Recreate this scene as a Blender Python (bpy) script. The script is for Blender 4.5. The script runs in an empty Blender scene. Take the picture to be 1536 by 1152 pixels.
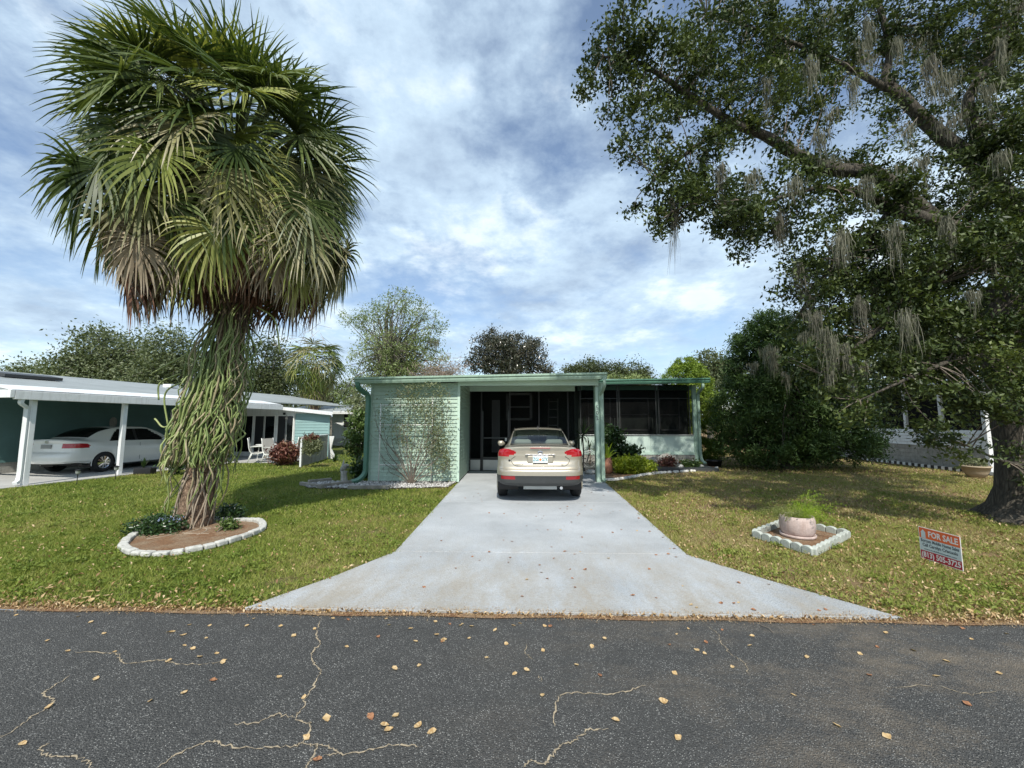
import bpy, math, random
import numpy as np
from mathutils import Vector, Matrix, Euler
random.seed(7); RNG = np.random.default_rng(11)
PI = math.pi; R = math.radians
sc = bpy.context.scene; COL = sc.collection
# ------------------------------------------------------------------ camera
CAMZ = 1.62; PITCH = math.atan(57.5/600); YAW = math.atan(19/600)
cam = bpy.data.objects.new('camera', bpy.data.cameras.new('camera')); COL.objects.link(cam)
cam.data.sensor_width = 36; cam.data.lens = 36*600/1536; cam.data.clip_end = 2000; cam.data.clip_start = .05
cam.location = (0, 0, CAMZ); cam.rotation_euler = (PI/2+PITCH, 0, YAW); sc.camera = cam
# ------------------------------------------------------------------ world and sun
SUN_EL, SUN_AZ = 50.0, 4.0          # sun behind the camera; shadows fall away from the street and a little left
w = bpy.data.worlds.new('World'); sc.world = w; w.use_nodes = True
nt = w.node_tree; nt.nodes.clear(); N = nt.nodes.new; L = nt.links.new
def vm(op, a, b=None, out=0):
    n = N('ShaderNodeVectorMath'); n.operation = op; L(a, n.inputs[0])
    if b is not None:
        if isinstance(b, tuple): n.inputs[1].default_value = b
        else: L(b, n.inputs[1])
    return n.outputs[out]
def mt(op, a, b=None, c=None):
    n = N('ShaderNodeMath'); n.operation = op
    for i, x in enumerate((a, b, c)):
        if x is None: continue
        if isinstance(x, (int, float)): n.inputs[i].default_value = x
        else: L(x, n.inputs[i])
    return n.outputs[0]
tc = N('ShaderNodeTexCoord'); sx = N('ShaderNodeSeparateXYZ'); L(tc.outputs['Generated'], sx.inputs[0])
zc = mt('MAXIMUM', mt('ADD', sx.outputs[2], .22), .06)
cb = N('ShaderNodeCombineXYZ'); L(mt('DIVIDE', sx.outputs[0], zc), cb.inputs[0]); L(mt('DIVIDE', sx.outputs[1], zc), cb.inputs[1])
def wnoise(scale, det, rough, off, dist=0):
    n = N('ShaderNodeTexNoise'); n.inputs['Scale'].default_value = scale; n.inputs['Detail'].default_value = det
    n.inputs['Roughness'].default_value = rough; n.inputs['Distortion'].default_value = dist
    L(vm('ADD', cb.outputs[0], off), n.inputs['Vector']); return n.outputs['Fac']
def wramp(f, pts):
    r = N('ShaderNodeValToRGB'); L(f, r.inputs[0]); e = r.color_ramp.elements
    while len(e) < len(pts): e.new(.5)
    for i, (p, c) in enumerate(pts): e[i].position = p; e[i].color = (*c, 1) if len(c) == 3 else c
    return r.outputs[0]
nA = wnoise(.95, 9, .58, (2.1, 3.4, 0), .1); nB = wnoise(6.5, 8, .62, (1.3, 2.2, 5), .1)
nC = wnoise(2.1, 7, .6, (9.5, 4.1, 2), .1)
cov = wramp(mt('ADD', mt('MULTIPLY', nA, .76), mt('MULTIPLY', nB, .24)), [(.41, (0.12,)*3), (.465, (.45,)*3), (.525, (.85,)*3), (.61, (1, 1, 1))])
ccol = wramp(mt('ADD', mt('MULTIPLY', nC, .7), mt('MULTIPLY', nB, .3)), [(.34, (.38, .48, .62)), (.44, (.50, .64, .80)), (.54, (.64, .81, .97)), (.63, (.90, 1.02, 1.10))])
sky = N('ShaderNodeTexSky'); sky.sky_type = 'NISHITA'; sky.sun_disc = False
sky.sun_elevation = R(SUN_EL); sky.sun_rotation = R(180-SUN_AZ); sky.air_density = 1.0; sky.dust_density = .6; sky.ozone_density = 1.0
b1 = N('ShaderNodeBackground'); L(sky.outputs[0], b1.inputs[0]); b1.inputs[1].default_value = .15
b2 = N('ShaderNodeBackground'); L(ccol, b2.inputs[0]); b2.inputs[1].default_value = .93
mx = N('ShaderNodeMixShader'); L(cov, mx.inputs[0]); L(b1.outputs[0], mx.inputs[1]); L(b2.outputs[0], mx.inputs[2])
wo = N('ShaderNodeOutputWorld'); L(mx.outputs[0], wo.inputs[0])
sl = bpy.data.lights.new('sun', 'SUN'); sl.energy = 4.3; sl.angle = R(.53); sl.color = (1, .95, .87)
so = bpy.data.objects.new('sun', sl); COL.objects.link(so); so.location = (2, -10, 20)
sdir = Vector((-math.sin(R(SUN_AZ))*math.cos(R(SUN_EL)), math.cos(R(SUN_AZ))*math.cos(R(SUN_EL)), -math.sin(R(SUN_EL))))
so.rotation_euler = sdir.to_track_quat('-Z', 'Y').to_euler()
vs = sc.view_settings; vs.view_transform = 'Standard'; vs.look = 'None'; vs.gamma = 1; vs.use_curve_mapping = False; vs.exposure = .25
sc.render.engine = 'CYCLES'; sc.cycles.max_bounces = 8; sc.cycles.transparent_max_bounces = 16
# ------------------------------------------------------------------ pixel (of the photograph) to place
CR = Euler((PI/2+PITCH, 0, YAW)).to_matrix()
def ray(u, v): return CR @ Vector(((u-768)/600, (576-v)/600, -1))
def at(u, v, Y): r = ray(u, v); return Vector((0, 0, CAMZ)) + r*(Y/r.y)
def gp(u, v, z=0.0): r = ray(u, v); return Vector((0, 0, CAMZ)) + r*((z-CAMZ)/r.z)
# ------------------------------------------------------------------ materials
def newmat(name):
    m = bpy.data.materials.new(name); m.use_nodes = True; t = m.node_tree; t.nodes.clear(); return m, t
class G:                                     # tiny node-graph helper
    def __init__(s, t): s.t = t
    def n(s, typ, **k):
        x = s.t.nodes.new(typ)
        for a, b in k.items(): setattr(x, a, b)
        return x
    def l(s, a, b): s.t.links.new(a, b)
    def noise(s, vec, scale, det=4, rough=.55, dist=0, out='Fac'):
        x = s.n('ShaderNodeTexNoise'); x.inputs['Scale'].default_value = scale; x.inputs['Detail'].default_value = det
        x.inputs['Roughness'].default_value = rough; x.inputs['Distortion'].default_value = dist; s.l(vec, x.inputs['Vector']); return x.outputs[out]
    def ramp(s, f, pts):
        r = s.n('ShaderNodeValToRGB'); s.l(f, r.inputs[0]); e = r.color_ramp.elements
        while len(e) < len(pts): e.new(.5)
        for i, (p, c) in enumerate(pts):
            e[i].position = p; e[i].color = (c, c, c, 1) if isinstance(c, (int, float)) else (*c, 1)
        return r.outputs[0]
    def mix(s, f, a, b, mode='MIX'):
        x = s.n('ShaderNodeMix', data_type='RGBA', blend_type=mode)
        for sock, v in ((x.inputs[0], f), (x.inputs[6], a), (x.inputs[7], b)):
            if isinstance(v, (int, float)): sock.default_value = v
            elif isinstance(v, tuple): sock.default_value = (*v, 1)
            else: s.l(v, sock)
        return x.outputs[2]
    def math(s, op, a, b=None):
        x = s.n('ShaderNodeMath', operation=op)
        for i, v in enumerate((a, b)):
            if v is None: continue
            if isinstance(v, (int, float)): x.inputs[i].default_value = v
            else: s.l(v, x.inputs[i])
        return x.outputs[0]
    def bump(s, h, d, strength=1.0):
        x = s.n('ShaderNodeBump'); x.inputs['Distance'].default_value = d; x.inputs['Strength'].default_value = strength; s.l(h, x.inputs['Height']); return x.outputs[0]
    def out(s, sh): o = s.n('ShaderNodeOutputMaterial'); s.l(sh, o.inputs[0])
    def bsdf(s, col, rough=.6, metal=0, normal=None, spec=.5, coat=0, **k):
        b = s.n('ShaderNodeBsdfPrincipled')
        if isinstance(col, tuple): b.inputs['Base Color'].default_value = (*col, 1)
        else: s.l(col, b.inputs['Base Color'])
        if isinstance(rough, (int, float)): b.inputs['Roughness'].default_value = rough
        else: s.l(rough, b.inputs['Roughness'])
        b.inputs['Metallic'].default_value = metal; b.inputs['Specular IOR Level'].default_value = spec; b.inputs['Coat Weight'].default_value = coat
        if 'coat_rough' in k: b.inputs['Coat Roughness'].default_value = k['coat_rough']
        if normal is not None: s.l(normal, b.inputs['Normal'])
        return b.outputs[0]
def paint(name, col, rough=.5, var=.12, scale=3, fine=40, bump=.001, dirt=None, metal=0, spec=.5, coat=0):
    """coat of paint, plastic or stone: large blotches, fine mottling, slight relief, optional dirt streaks"""
    m, t = newmat(name); g = G(t); geo = g.n('ShaderNodeNewGeometry').outputs['Position']
    a = g.noise(geo, scale, 5, .6); b = g.noise(geo, fine, 3, .6)
    f = g.math('ADD', g.math('MULTIPLY', a, .65), g.math('MULTIPLY', b, .35))
    lo = tuple(max(0, c*(1-var*1.6)) for c in col); hi = tuple(min(.95, c*(1+var)) for c in col)
    c = g.ramp(f, [(.33, lo), (.66, hi)])
    if dirt:
        mp = g.n('ShaderNodeMapping'); mp.inputs['Scale'].default_value = (9, 9, .9); g.l(geo, mp.inputs[0])
        d = g.ramp(g.noise(mp.outputs[0], 1.6, 6, .65), [(.5, 0.0), (.72, .75)]); c = g.mix(d, c, dirt)
    rr = g.ramp(b, [(.3, max(.03, rough-.08)), (.7, min(1, rough+.08))])
    g.out(g.bsdf(c, rr, metal, g.bump(b, bump) if bump else None, spec, coat, coat_rough=.04)); return m
def leafmat(name, cols, trans=.35, rough=.45, pos=0.0, pscale=1.2, spec=.4, fibre=False):
    """foliage: colour by a random number per leaf and by place, some light through the leaf"""
    m, t = newmat(name); g = G(t); at_ = g.n('ShaderNodeAttribute', attribute_name='tint')
    geo = g.n('ShaderNodeNewGeometry').outputs['Position']
    f = at_.outputs['Fac']
    if pos: f = g.math('ADD', g.math('MULTIPLY', f, 1-pos), g.math('MULTIPLY', g.ramp(g.noise(geo, pscale, 4, .6), [(.3, 0.0), (.7, 1.0)]), pos))
    c = g.ramp(f, [(i/(len(cols)-1), k) for i, k in enumerate(cols)])
    p = g.bsdf(c, rough, 0, None, spec); tr = g.n('ShaderNodeBsdfTranslucent')
    g.l(g.mix(1.0, c, (1.0, 1.0, .55), 'MULTIPLY'), tr.inputs[0])
    mx = g.n('ShaderNodeMixShader'); mx.inputs[0].default_value = trans; g.l(p, mx.inputs[1]); g.l(tr.outputs[0], mx.inputs[2]); g.out(mx.outputs[0]); return m
def glassmat(name, tint, alpha, rough=.03, spec=.6):
    """tinted pane: part see-through, part mirror by Fresnel"""
    m, t = newmat(name); g = G(t); tr = g.n('ShaderNodeBsdfTransparent'); tr.inputs[0].default_value = (*tint, 1)
    p = g.bsdf((.01, .012, .012), rough, 0, None, min(1, spec)); p.node.inputs['IOR'].default_value = 1.5 if spec < 1 else 2.4; mx = g.n('ShaderNodeMixShader'); mx.inputs[0].default_value = alpha
    g.l(tr.outputs[0], mx.inputs[1]); g.l(p, mx.inputs[2]); g.out(mx.outputs[0]); return m
MT = {}
MT['siding'] = paint('mint siding', (.40, .53, .43), .5, .09, 2, 30, .0008, dirt=(.33, .42, .34))
MT['trim'] = paint('mint trim', (.34, .475, .375), .42, .09, 4, 50, .0006, dirt=(.2, .3, .23))
MT['trim_dark'] = paint('sea green trim', (.085, .20, .14), .42, .07, 4, 50, .0006)
MT['trim_pale'] = paint('pale mint trim', (.52, .68, .57), .45, .05, 4, 50, .0006)
MT['panel'] = paint('mint panel', (.53, .65, .58), .45, .05, 2, 30, .0005, dirt=(.36, .52, .42))
MT['roofing'] = paint('weathered roof sheet', (.36, .42, .38), .6, .2, 2, 20, .002, dirt=(.18, .2, .17))
MT['teal'] = paint('teal siding', (.10, .19, .18), .5, .08, 2, 30, .0008)
MT['teal_light'] = paint('pale teal siding', (.24, .38, .37), .5, .06, 2, 30, .0008)
MT['white'] = paint('white paint', (.74, .76, .75), .45, .05, 3, 40, .0006, dirt=(.55, .56, .53))
MT['white_pipe'] = paint('white plastic', (.76, .77, .72), .4, .05, 3, 40, .0004)
MT['greyroof'] = paint('grey white roof', (.27, .295, .29), .6, .12, 1.2, 20, .002, dirt=(.24, .26, .25))
MT['greydark'] = paint('dark grey', (.045, .048, .048), .5, .1)
MT['grey'] = paint('mid grey', (.25, .26, .25), .6, .15)
MT['black'] = paint('black plastic', (.012, .012, .013), .45, .15)
MT['rubber'] = paint('rubber', (.014, .014, .014), .75, .2, 10, 80, .001)
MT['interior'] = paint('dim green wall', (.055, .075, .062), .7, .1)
MT['alu'] = paint('dull aluminium', (.42, .44, .43), .38, .08, metal=.6)
MT['alu_dark'] = paint('bronze aluminium', (.045, .05, .048), .4, .1, metal=.3)
MT['stoneblock'] = paint('stone block', (.36, .35, .31), .85, .22, 5, 30, .006, dirt=(.2, .19, .16))
MT['stonewhite'] = paint('white stone', (.60, .59, .55), .8, .15, 6, 40, .006, dirt=(.36, .35, .3))
MT['edging'] = paint('worn concrete edging', (.50, .50, .46), .85, .2, 7, 60, .005, dirt=(.24, .24, .19))
MT['edging_green'] = paint('worn green concrete edging', (.40, .43, .38), .85, .2, 7, 60, .005, dirt=(.5, .5, .46))
MT['terracotta'] = paint('terracotta', (.42, .19, .12), .75, .12, 6, 50, .002)
MT['oldpot'] = paint('flaking pink white pot', (.52, .42, .38), .8, .2, 9, 60, .003, dirt=(.36, .24, .19))
MT['sandpot'] = paint('sand coloured pot', (.42, .34, .23), .8, .12, 6, 50, .002)
MT['timber'] = paint('grey timber', (.27, .25, .21), .85, .25, 5, 60, .004)
MT['soil'] = paint('soil', (.06, .042, .03), .95, .3, 9, 60, .01)
MT['red_lamp'] = paint('red lamp', (.36, .006, .012), .12, .15, 30, 90, 0, coat=.6)
MT['red_dark'] = paint('red reflector', (.30, .01, .015), .2, .1, 30, 90, 0, coat=.4)
MT['chrome'] = paint('chrome', (.75, .76, .78), .12, .03, metal=1, bump=0)
MT['fabric'] = paint('beige sling fabric', (.45, .43, .38), .8, .1)
MT['seat'] = paint('grey beige seat cloth', (.50, .49, .44), .85, .1)
MT['platewhite'] = paint('plate white', (.78, .80, .80), .35, .02, bump=0)
MT['print_teal'] = paint('print teal', (.03, .25, .27), .5, .02, bump=0)
MT['print_orange'] = paint('print orange', (.85, .22, .03), .5, .02, bump=0)
MT['sign_orange'] = paint('sign orange', (.80, .14, .035), .45, .05, 8, 40, bump=0)
MT['sign_red'] = paint('sign red', (.45, .012, .035), .45, .05, 8, 40, bump=0)
MT['sign_pale'] = paint('sign pale', (.60, .67, .66), .45, .04, 8, 40, bump=0)
MT['print_white'] = paint('print white', (.82, .80, .76), .5, .02, bump=0)
MT['print_dark'] = paint('print dark', (.07, .09, .10), .5, .02, bump=0)
MT['chip_white'] = MT['print_white']
MT['glass_dark'] = glassmat('dark window glass', (.25, .28, .27), .55)
MT['glass_car'] = glassmat('green car glass', (.70, .78, .74), .30, .02, 1.5)
MT['glass_tint'] = glassmat('tinted car glass', (.06, .06, .06), .5)
def screenmat():
    m, t = newmat('insect screen'); g = G(t); tr = g.n('ShaderNodeBsdfTransparent'); tr.inputs[0].default_value = (.72, .72, .72, 1)
    p = g.bsdf((.006, .0065, .0065), .8, 0, None, .2); mx = g.n('ShaderNodeMixShader'); mx.inputs[0].default_value = .24
    g.l(tr.outputs[0], mx.inputs[1]); g.l(p, mx.inputs[2]); g.out(mx.outputs[0]); return m
MT['screen'] = screenmat()
def carpaint(name, col, metal):
    m, t = newmat(name); g = G(t); geo = g.n('ShaderNodeNewGeometry').outputs['Position']
    f = g.noise(geo, 900, 2, .6); c = g.ramp(f, [(.3, tuple(x*.82 for x in col)), (.7, tuple(min(1, x*1.12) for x in col))])
    g.out(g.bsdf(c, .36, metal, None, .5, 1.0, coat_rough=.03)); return m
MT['champagne'] = carpaint('champagne metallic paint', (.45, .41, .325), .45)
MT['carwhite'] = carpaint('white car paint', (.72, .73, .69), 0)
def barkmat(name, c0, c1, sc_=6, stretch=.25, bump=.03):
    m, t = newmat(name); g = G(t); geo = g.n('ShaderNodeNewGeometry').outputs['Position']
    mp = g.n('ShaderNodeMapping'); mp.inputs['Scale'].default_value = (1, 1, stretch); g.l(geo, mp.inputs[0])
    a = g.noise(mp.outputs[0], sc_*2, 7, .7, .6); v = g.n('ShaderNodeTexVoronoi', feature='DISTANCE_TO_EDGE'); v.inputs['Scale'].default_value = sc_*3; g.l(mp.outputs[0], v.inputs[0])
    h = g.math('ADD', a, g.math('MULTIPLY', v.outputs[0], .9))
    g.out(g.bsdf(g.ramp(h, [(.35, c0), (.95, c1)]), .92, 0, g.bump(h, bump), .2)); return m
MT['bark'] = barkmat('oak bark', (.03, .027, .022), (.13, .115, .09))
MT['bark_grey'] = barkmat('grey bark', (.08, .075, .06), (.26, .24, .2))
MT['palm_trunk'] = barkmat('palm trunk fibre', (.07, .045, .03), (.36, .25, .17), 9, .6, .03)
MT['root'] = paint('aerial root', (.33, .27, .20), .85, .25, 9, 60, .003)
MT['twig'] = paint('twig', (.17, .14, .11), .85, .2, 9, 60, .002)
def asphalt():
    m, t = newmat('asphalt'); g = G(t); geo = g.n('ShaderNodeNewGeometry').outputs['Position']
    v = g.n('ShaderNodeTexVoronoi'); v.inputs['Scale'].default_value = 120; g.l(geo, v.inputs[0])
    v2 = g.n('ShaderNodeTexVoronoi'); v2.inputs['Scale'].default_value = 190; g.l(geo, v2.inputs[0])
    s = g.n('ShaderNodeSeparateColor'); g.l(v.outputs['Color'], s.inputs[0]); s2 = g.n('ShaderNodeSeparateColor'); g.l(v2.outputs['Color'], s2.inputs[0])
    chip = g.math('MULTIPLY', g.ramp(s.outputs[0], [(.60, 0.0), (.9, 1.0)]), g.ramp(v.outputs['Distance'], [(.26, 1.0), (.48, 0.0)]))
    big = g.noise(geo, .55, 6, .6); mid = g.noise(geo, 5, 5, .6)
    base = g.ramp(g.math('ADD', g.math('MULTIPLY', big, .6), g.math('MULTIPLY', mid, .4)), [(.34, (.030, .031, .030)), (.66, (.052, .052, .049))])
    base = g.mix(g.ramp(s2.outputs[1], [(.0, 0.0), (1, .75)]), base, (.10, .10, .095))
    c = g.mix(g.math('MULTIPLY', chip, g.ramp(mid, [(.3, .25), (.65, 1.0)])), base, (.42, .42, .39))
    # sandy drift, strongest on the right half close to the kerbless edge
    mp = g.n('ShaderNodeMapping'); mp.inputs['Scale'].default_value = (.6, 1.1, 1); mp.inputs['Location'].default_value = (.2, .35, 0); g.l(geo, mp.inputs[0])
    sx_ = g.n('ShaderNodeSeparateXYZ'); g.l(geo, sx_.inputs[0])
    side = g.n('ShaderNodeMapRange'); side.inputs[1].default_value = -.8; side.inputs[2].default_value = 2.5; g.l(sx_.outputs[0], side.inputs[0])
    sand = g.math('MULTIPLY', g.ramp(g.math('ADD', g.math('MULTIPLY', g.noise(mp.outputs[0], 1.3, 6, .7), .75), g.math('MULTIPLY', g.noise(geo, 60, 3, .7), .25)), [(.48, 0.0), (.66, .8)]), side.outputs[0])
    c = g.mix(sand, c, (.22, .18, .13))
    h = g.math('ADD', g.math('MULTIPLY', v.outputs['Distance'], -.7), g.math('MULTIPLY', v2.outputs['Distance'], -.4))
    g.out(g.bsdf(c, .82, 0, g.bump(h, .012), .35)); return m
MT['asphalt'] = asphalt()
def driveconc():
    m, t = newmat('painted concrete'); g = G(t); geo = g.n('ShaderNodeNewGeometry').outputs['Position']
    a = g.noise(geo, .9, 6, .6); b = g.noise(geo, 85, 4, .75); v = g.n('ShaderNodeTexVoronoi'); v.inputs['Scale'].default_value = 55; g.l(geo, v.inputs[0])
    c = g.ramp(g.math('ADD', g.math('MULTIPLY', a, .22), g.math('MULTIPLY', b, .78)), [(.36, (.19, .21, .225)), (.58, (.60, .63, .645))])
    sp = g.math('MULTIPLY', g.ramp(b, [(.52, 0.0), (.62, .7)]), 1.0); c = g.mix(sp, c, (.20, .215, .225))
    sx_ = g.n('ShaderNodeSeparateXYZ'); g.l(geo, sx_.inputs[0])
    near = g.n('ShaderNodeMapRange'); near.inputs[1].default_value = 6.2; near.inputs[2].default_value = 3.9; g.l(sx_.outputs[1], near.inputs[0])
    mp = g.n('ShaderNodeMapping'); mp.inputs['Scale'].default_value = (2.2, .8, 1); g.l(geo, mp.inputs[0])
    st = g.math('MULTIPLY', g.ramp(g.math('ADD', g.math('MULTIPLY', g.noise(mp.outputs[0], 1.1, 7, .72), .8), g.math('MULTIPLY', g.noise(geo, 30, 3, .6), .2)), [(.38, 0.0), (.60, .8)]), g.math('ADD', g.math('MULTIPLY', near.outputs[0], .85), .10))
    c = g.mix(st, c, (.33, .29, .225))
    g.out(g.bsdf(c, .75, 0, g.bump(g.math('ADD', b, g.math('MULTIPLY', v.outputs[0], .5)), .009), .3)); return m
MT['drive'] = driveconc()
MT['concrete'] = paint('concrete', (.42, .42, .40), .8, .12, 1.5, 60, .003, dirt=(.3, .29, .26))
def lawnbase():
    m, t = newmat('lawn ground'); g = G(t); geo = g.n('ShaderNodeNewGeometry').outputs['Position']
    a = g.noise(geo, .55, 6, .65); b = g.noise(geo, 7, 5, .7); f = g.noise(geo, 60, 3, .7)
    sx_ = g.n('ShaderNodeSeparateXYZ'); g.l(geo, sx_.inputs[0])
    dry = g.n('ShaderNodeMapRange'); dry.inputs[1].default_value = -4.5; dry.inputs[2].default_value = 3.5; g.l(sx_.outputs[0], dry.inputs[0])
    k = g.math('ADD', g.math('ADD', g.math('MULTIPLY', a, .5), g.math('MULTIPLY', b, .3)), g.math('MULTIPLY', dry.outputs[0], .17))
    grass = g.ramp(f, [(.3, (.055, .075, .016)), (.7, (.11, .145, .034))]); dead = g.ramp(f, [(.3, (.13, .085, .045)), (.7, (.30, .215, .12))])
    g.out(g.bsdf(g.mix(g.ramp(k, [(.42, 0.0), (.54, 1.0)]), grass, dead), .95, 0, g.bump(f, .02), .1)); return m
MT['lawn'] = lawnbase()
def blademat():
    m, t = newmat('grass blades'); g = G(t); geo = g.n('ShaderNodeNewGeometry').outputs['Position']; f = g.n('ShaderNodeAttribute', attribute_name='tint').outputs['Fac']
    a = g.noise(geo, .55, 6, .65); b = g.noise(geo, 7, 5, .7)
    sx_ = g.n('ShaderNodeSeparateXYZ'); g.l(geo, sx_.inputs[0])
    dry = g.n('ShaderNodeMapRange'); dry.inputs[1].default_value = -4.5; dry.inputs[2].default_value = 3.5; g.l(sx_.outputs[0], dry.inputs[0])
    k = g.math('ADD', g.math('ADD', g.math('MULTIPLY', a, .5), g.math('MULTIPLY', b, .3)), g.math('MULTIPLY', dry.outputs[0], .10))
    k = g.math('ADD', k, g.math('MULTIPLY', f, .18))
    c = g.ramp(k, [(.40, (.14, .20, .024)), (.51, (.25, .30, .05)), (.62, (.35, .335, .10)), (.71, (.48, .38, .20))])
    c = g.mix(g.ramp(f, [(.0, .35), (.5, 0.0)]), c, (.08, .12, .025))
    p = g.bsdf(c, .55, 0, None, .3); tr = g.n('ShaderNodeBsdfTranslucent'); g.l(c, tr.inputs[0])
    mx = g.n('ShaderNodeMixShader'); mx.inputs[0].default_value = .3; g.l(p, mx.inputs[1]); g.l(tr.outputs[0], mx.inputs[2]); g.out(mx.outputs[0]); return m
MT['blade'] = blademat()
def mulchmat():
    m, t = newmat('mulch'); g = G(t); geo = g.n('ShaderNodeNewGeometry').outputs['Position']
    f = g.noise(geo, 45, 5, .7, .8); a = g.noise(geo, 3, 4, .6)
    c = g.mix(g.ramp(a, [(.4, 0.0), (.6, .7)]), g.ramp(f, [(.3, (.12, .06, .035)), (.7, (.38, .23, .13))]), g.ramp(f, [(.3, (.2, .15, .1)), (.7, (.45, .36, .25))]))
    g.out(g.bsdf(c, .95, 0, g.bump(f, .03), .1)); return m
MT['mulch'] = mulchmat()
MT['gravelmat'] = leafmat('pale gravel stones', [(.22, .21, .2), (.42, .41, .39), (.62, .61, .58)], 0, .85)
MT['crack'] = paint('sand in crack', (.34, .28, .19), .95, .25, 20, 90, .002)
MT['deadleaf'] = leafmat('dead leaf tan', [(.36, .22, .09), (.52, .36, .17), (.62, .47, .27)], .15, .6)
MT['deadleaf2'] = leafmat('dead leaf brown', [(.16, .07, .035), (.3, .14, .07), (.40, .21, .1)], .1, .6)
MT['litter'] = leafmat('leaf litter', [(.2, .11, .05), (.42, .28, .13), (.62, .48, .3)], .15, .6)
MT['oak'] = leafmat('oak leaves', [(.012, .024, .009), (.03, .05, .015), (.055, .08, .021), (.10, .135, .035), (.25, .29, .08)], .26, .48, .3, 1.0, .35)
MT['oak_far'] = leafmat('far oak leaves', [(.035, .05, .02), (.085, .11, .045), (.16, .18, .08)], .3, .5, .5, .5)
MT['oak_far2'] = leafmat('far grey green leaves', [(.05, .07, .035), (.13, .16, .075), (.24, .27, .14)], .3, .5, .5, .5)
MT['airy'] = leafmat('airy light green leaves', [(.09, .12, .045), (.20, .26, .09), (.38, .44, .19)], .35, .5, .5, .7)
MT['magnolia'] = leafmat('magnolia leaves', [(.015, .022, .012), (.035, .045, .025), (.09, .085, .05), (.22, .22, .18)], .12, .25, .2, .8, .7)
MT['cedar'] = leafmat('cedar sprays', [(.014, .034, .008), (.042, .085, .017), (.11, .175, .035)], .22, .6, .5, .9)
MT['arbor'] = leafmat('arborvitae sprays', [(.07, .12, .012), (.18, .27, .03), (.33, .42, .06)], .3, .6, .4, 2)
MT['bare'] = leafmat('bare pinkish twigs', [(.16, .12, .09), (.3, .24, .19)], 0, .8)
MT['moss'] = leafmat('spanish moss', [(.10, .105, .075), (.18, .18, .13), (.28, .275, .21)], .3, .9)
MT['moss_dark'] = leafmat('grey spanish moss', [(.10, .10, .075), (.19, .18, .14)], .3, .9)
MT['fr_green'] = leafmat('palm frond green', [(.02, .04, .012), (.06, .095, .022), (.14, .18, .05), (.36, .36, .16)], .28, .42, .25, 2, .4)
MT['fr_yellow'] = leafmat('palm frond yellow green', [(.10, .14, .03), (.22, .27, .055), (.42, .42, .14), (.58, .52, .32)], .32, .42, .25, 2, .4)
MT['fr_olive'] = leafmat('palm frond fading olive', [(.07, .09, .03), (.18, .19, .07), (.38, .35, .2), (.58, .52, .4)], .25, .45, .3, 3, .4)
MT['fr_dead'] = leafmat('palm frond dead grey tan', [(.13, .10, .06), (.34, .275, .185), (.58, .50, .38)], .15, .7, .3, 3)
MT['fr_brown'] = leafmat('palm frond dead brown', [(.06, .028, .016), (.17, .085, .05), (.30, .19, .12)], .12, .7, .3, 3)
MT['petiole'] = paint('palm petiole', (.12, .15, .05), .5, .2, 9, 50, .001)
MT['boot'] = paint('old palm boots', (.10, .075, .05), .9, .3, 9, 50, .004)
MT['cactus'] = leafmat('green cactus stem', [(.12, .17, .05), (.22, .28, .09), (.34, .37, .16)], 0, .5, .4, 5, .4)
MT['cactus_old'] = leafmat('woody cactus stem', [(.17, .15, .08), (.33, .28, .17), (.45, .40, .27)], 0, .7, .4, 5, .3)
MT['bushdark'] = leafmat('dark shrub leaves', [(.012, .03, .010), (.035, .075, .02), (.07, .13, .035)], .25, .3, .2, 3, .6)
MT['bushmid'] = leafmat('mid green shrub leaves', [(.04, .075, .02), (.1, .16, .04), (.2, .27, .08)], .3, .4, .2, 3)
MT['bushgold'] = leafmat('golden shrub leaves', [(.13, .19, .015), (.30, .38, .03), (.50, .55, .07)], .35, .45, .2, 3)
MT['fernlime'] = leafmat('lime asparagus fern', [(.14, .24, .02), (.30, .44, .03), (.45, .55, .08)], .4, .55, .2, 3)
MT['fernold'] = leafmat('olive asparagus fern', [(.12, .16, .04), (.24, .28, .08), (.36, .38, .14)], .4, .55, .2, 3)
MT['vineleaf'] = leafmat('grey green climber leaves', [(.09, .11, .05), (.19, .22, .11), (.34, .36, .21)], .3, .5, .2, 3)
MT['croton'] = leafmat('dark red croton leaves', [(.03, .012, .012), (.09, .025, .02), (.28, .13, .09), (.12, .14, .04)], .2, .4, .2, 3)
MT['crotonyel'] = leafmat('orange yellow croton leaves', [(.35, .17, .02), (.6, .36, .04)], .3, .4)
MT['blueflower'] = leafmat('pale blue petals', [(.20, .26, .42), (.32, .38, .55)], .3, .6)
MT['bromeliad'] = leafmat('yellow green strap leaves', [(.14, .22, .02), (.30, .42, .04), (.45, .5, .1)], .35, .35)
# ------------------------------------------------------------------ building blocks
ORG = {}                                     # world place of the thing a part belongs to
def setmesh(name, V, F, mat, smooth=False, tint=None):
    me = bpy.data.meshes.new(name); V = np.asarray(V, dtype=np.float32)
    if isinstance(F, np.ndarray):
        k = F.shape[1]; n = len(F); me.vertices.add(len(V)); me.vertices.foreach_set('co', V.ravel())
        me.loops.add(n*k); me.loops.foreach_set('vertex_index', F.ravel().astype(np.int32))
        me.polygons.add(n); me.polygons.foreach_set('loop_start', np.arange(0, n*k, k, dtype=np.int32))
        me.update(calc_edges=True)
    else: me.from_pydata([tuple(map(float, p)) for p in V], [], F); me.update()
    if smooth: me.polygons.foreach_set('use_smooth', np.ones(len(me.polygons), dtype=bool))
    if tint is not None:
        a = me.attributes.new('tint', 'FLOAT', 'FACE'); a.data.foreach_set('value', np.asarray(tint, dtype=np.float32))
    if mat is not None: me.materials.append(MT[mat] if isinstance(mat, str) else mat)
    return me
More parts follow.
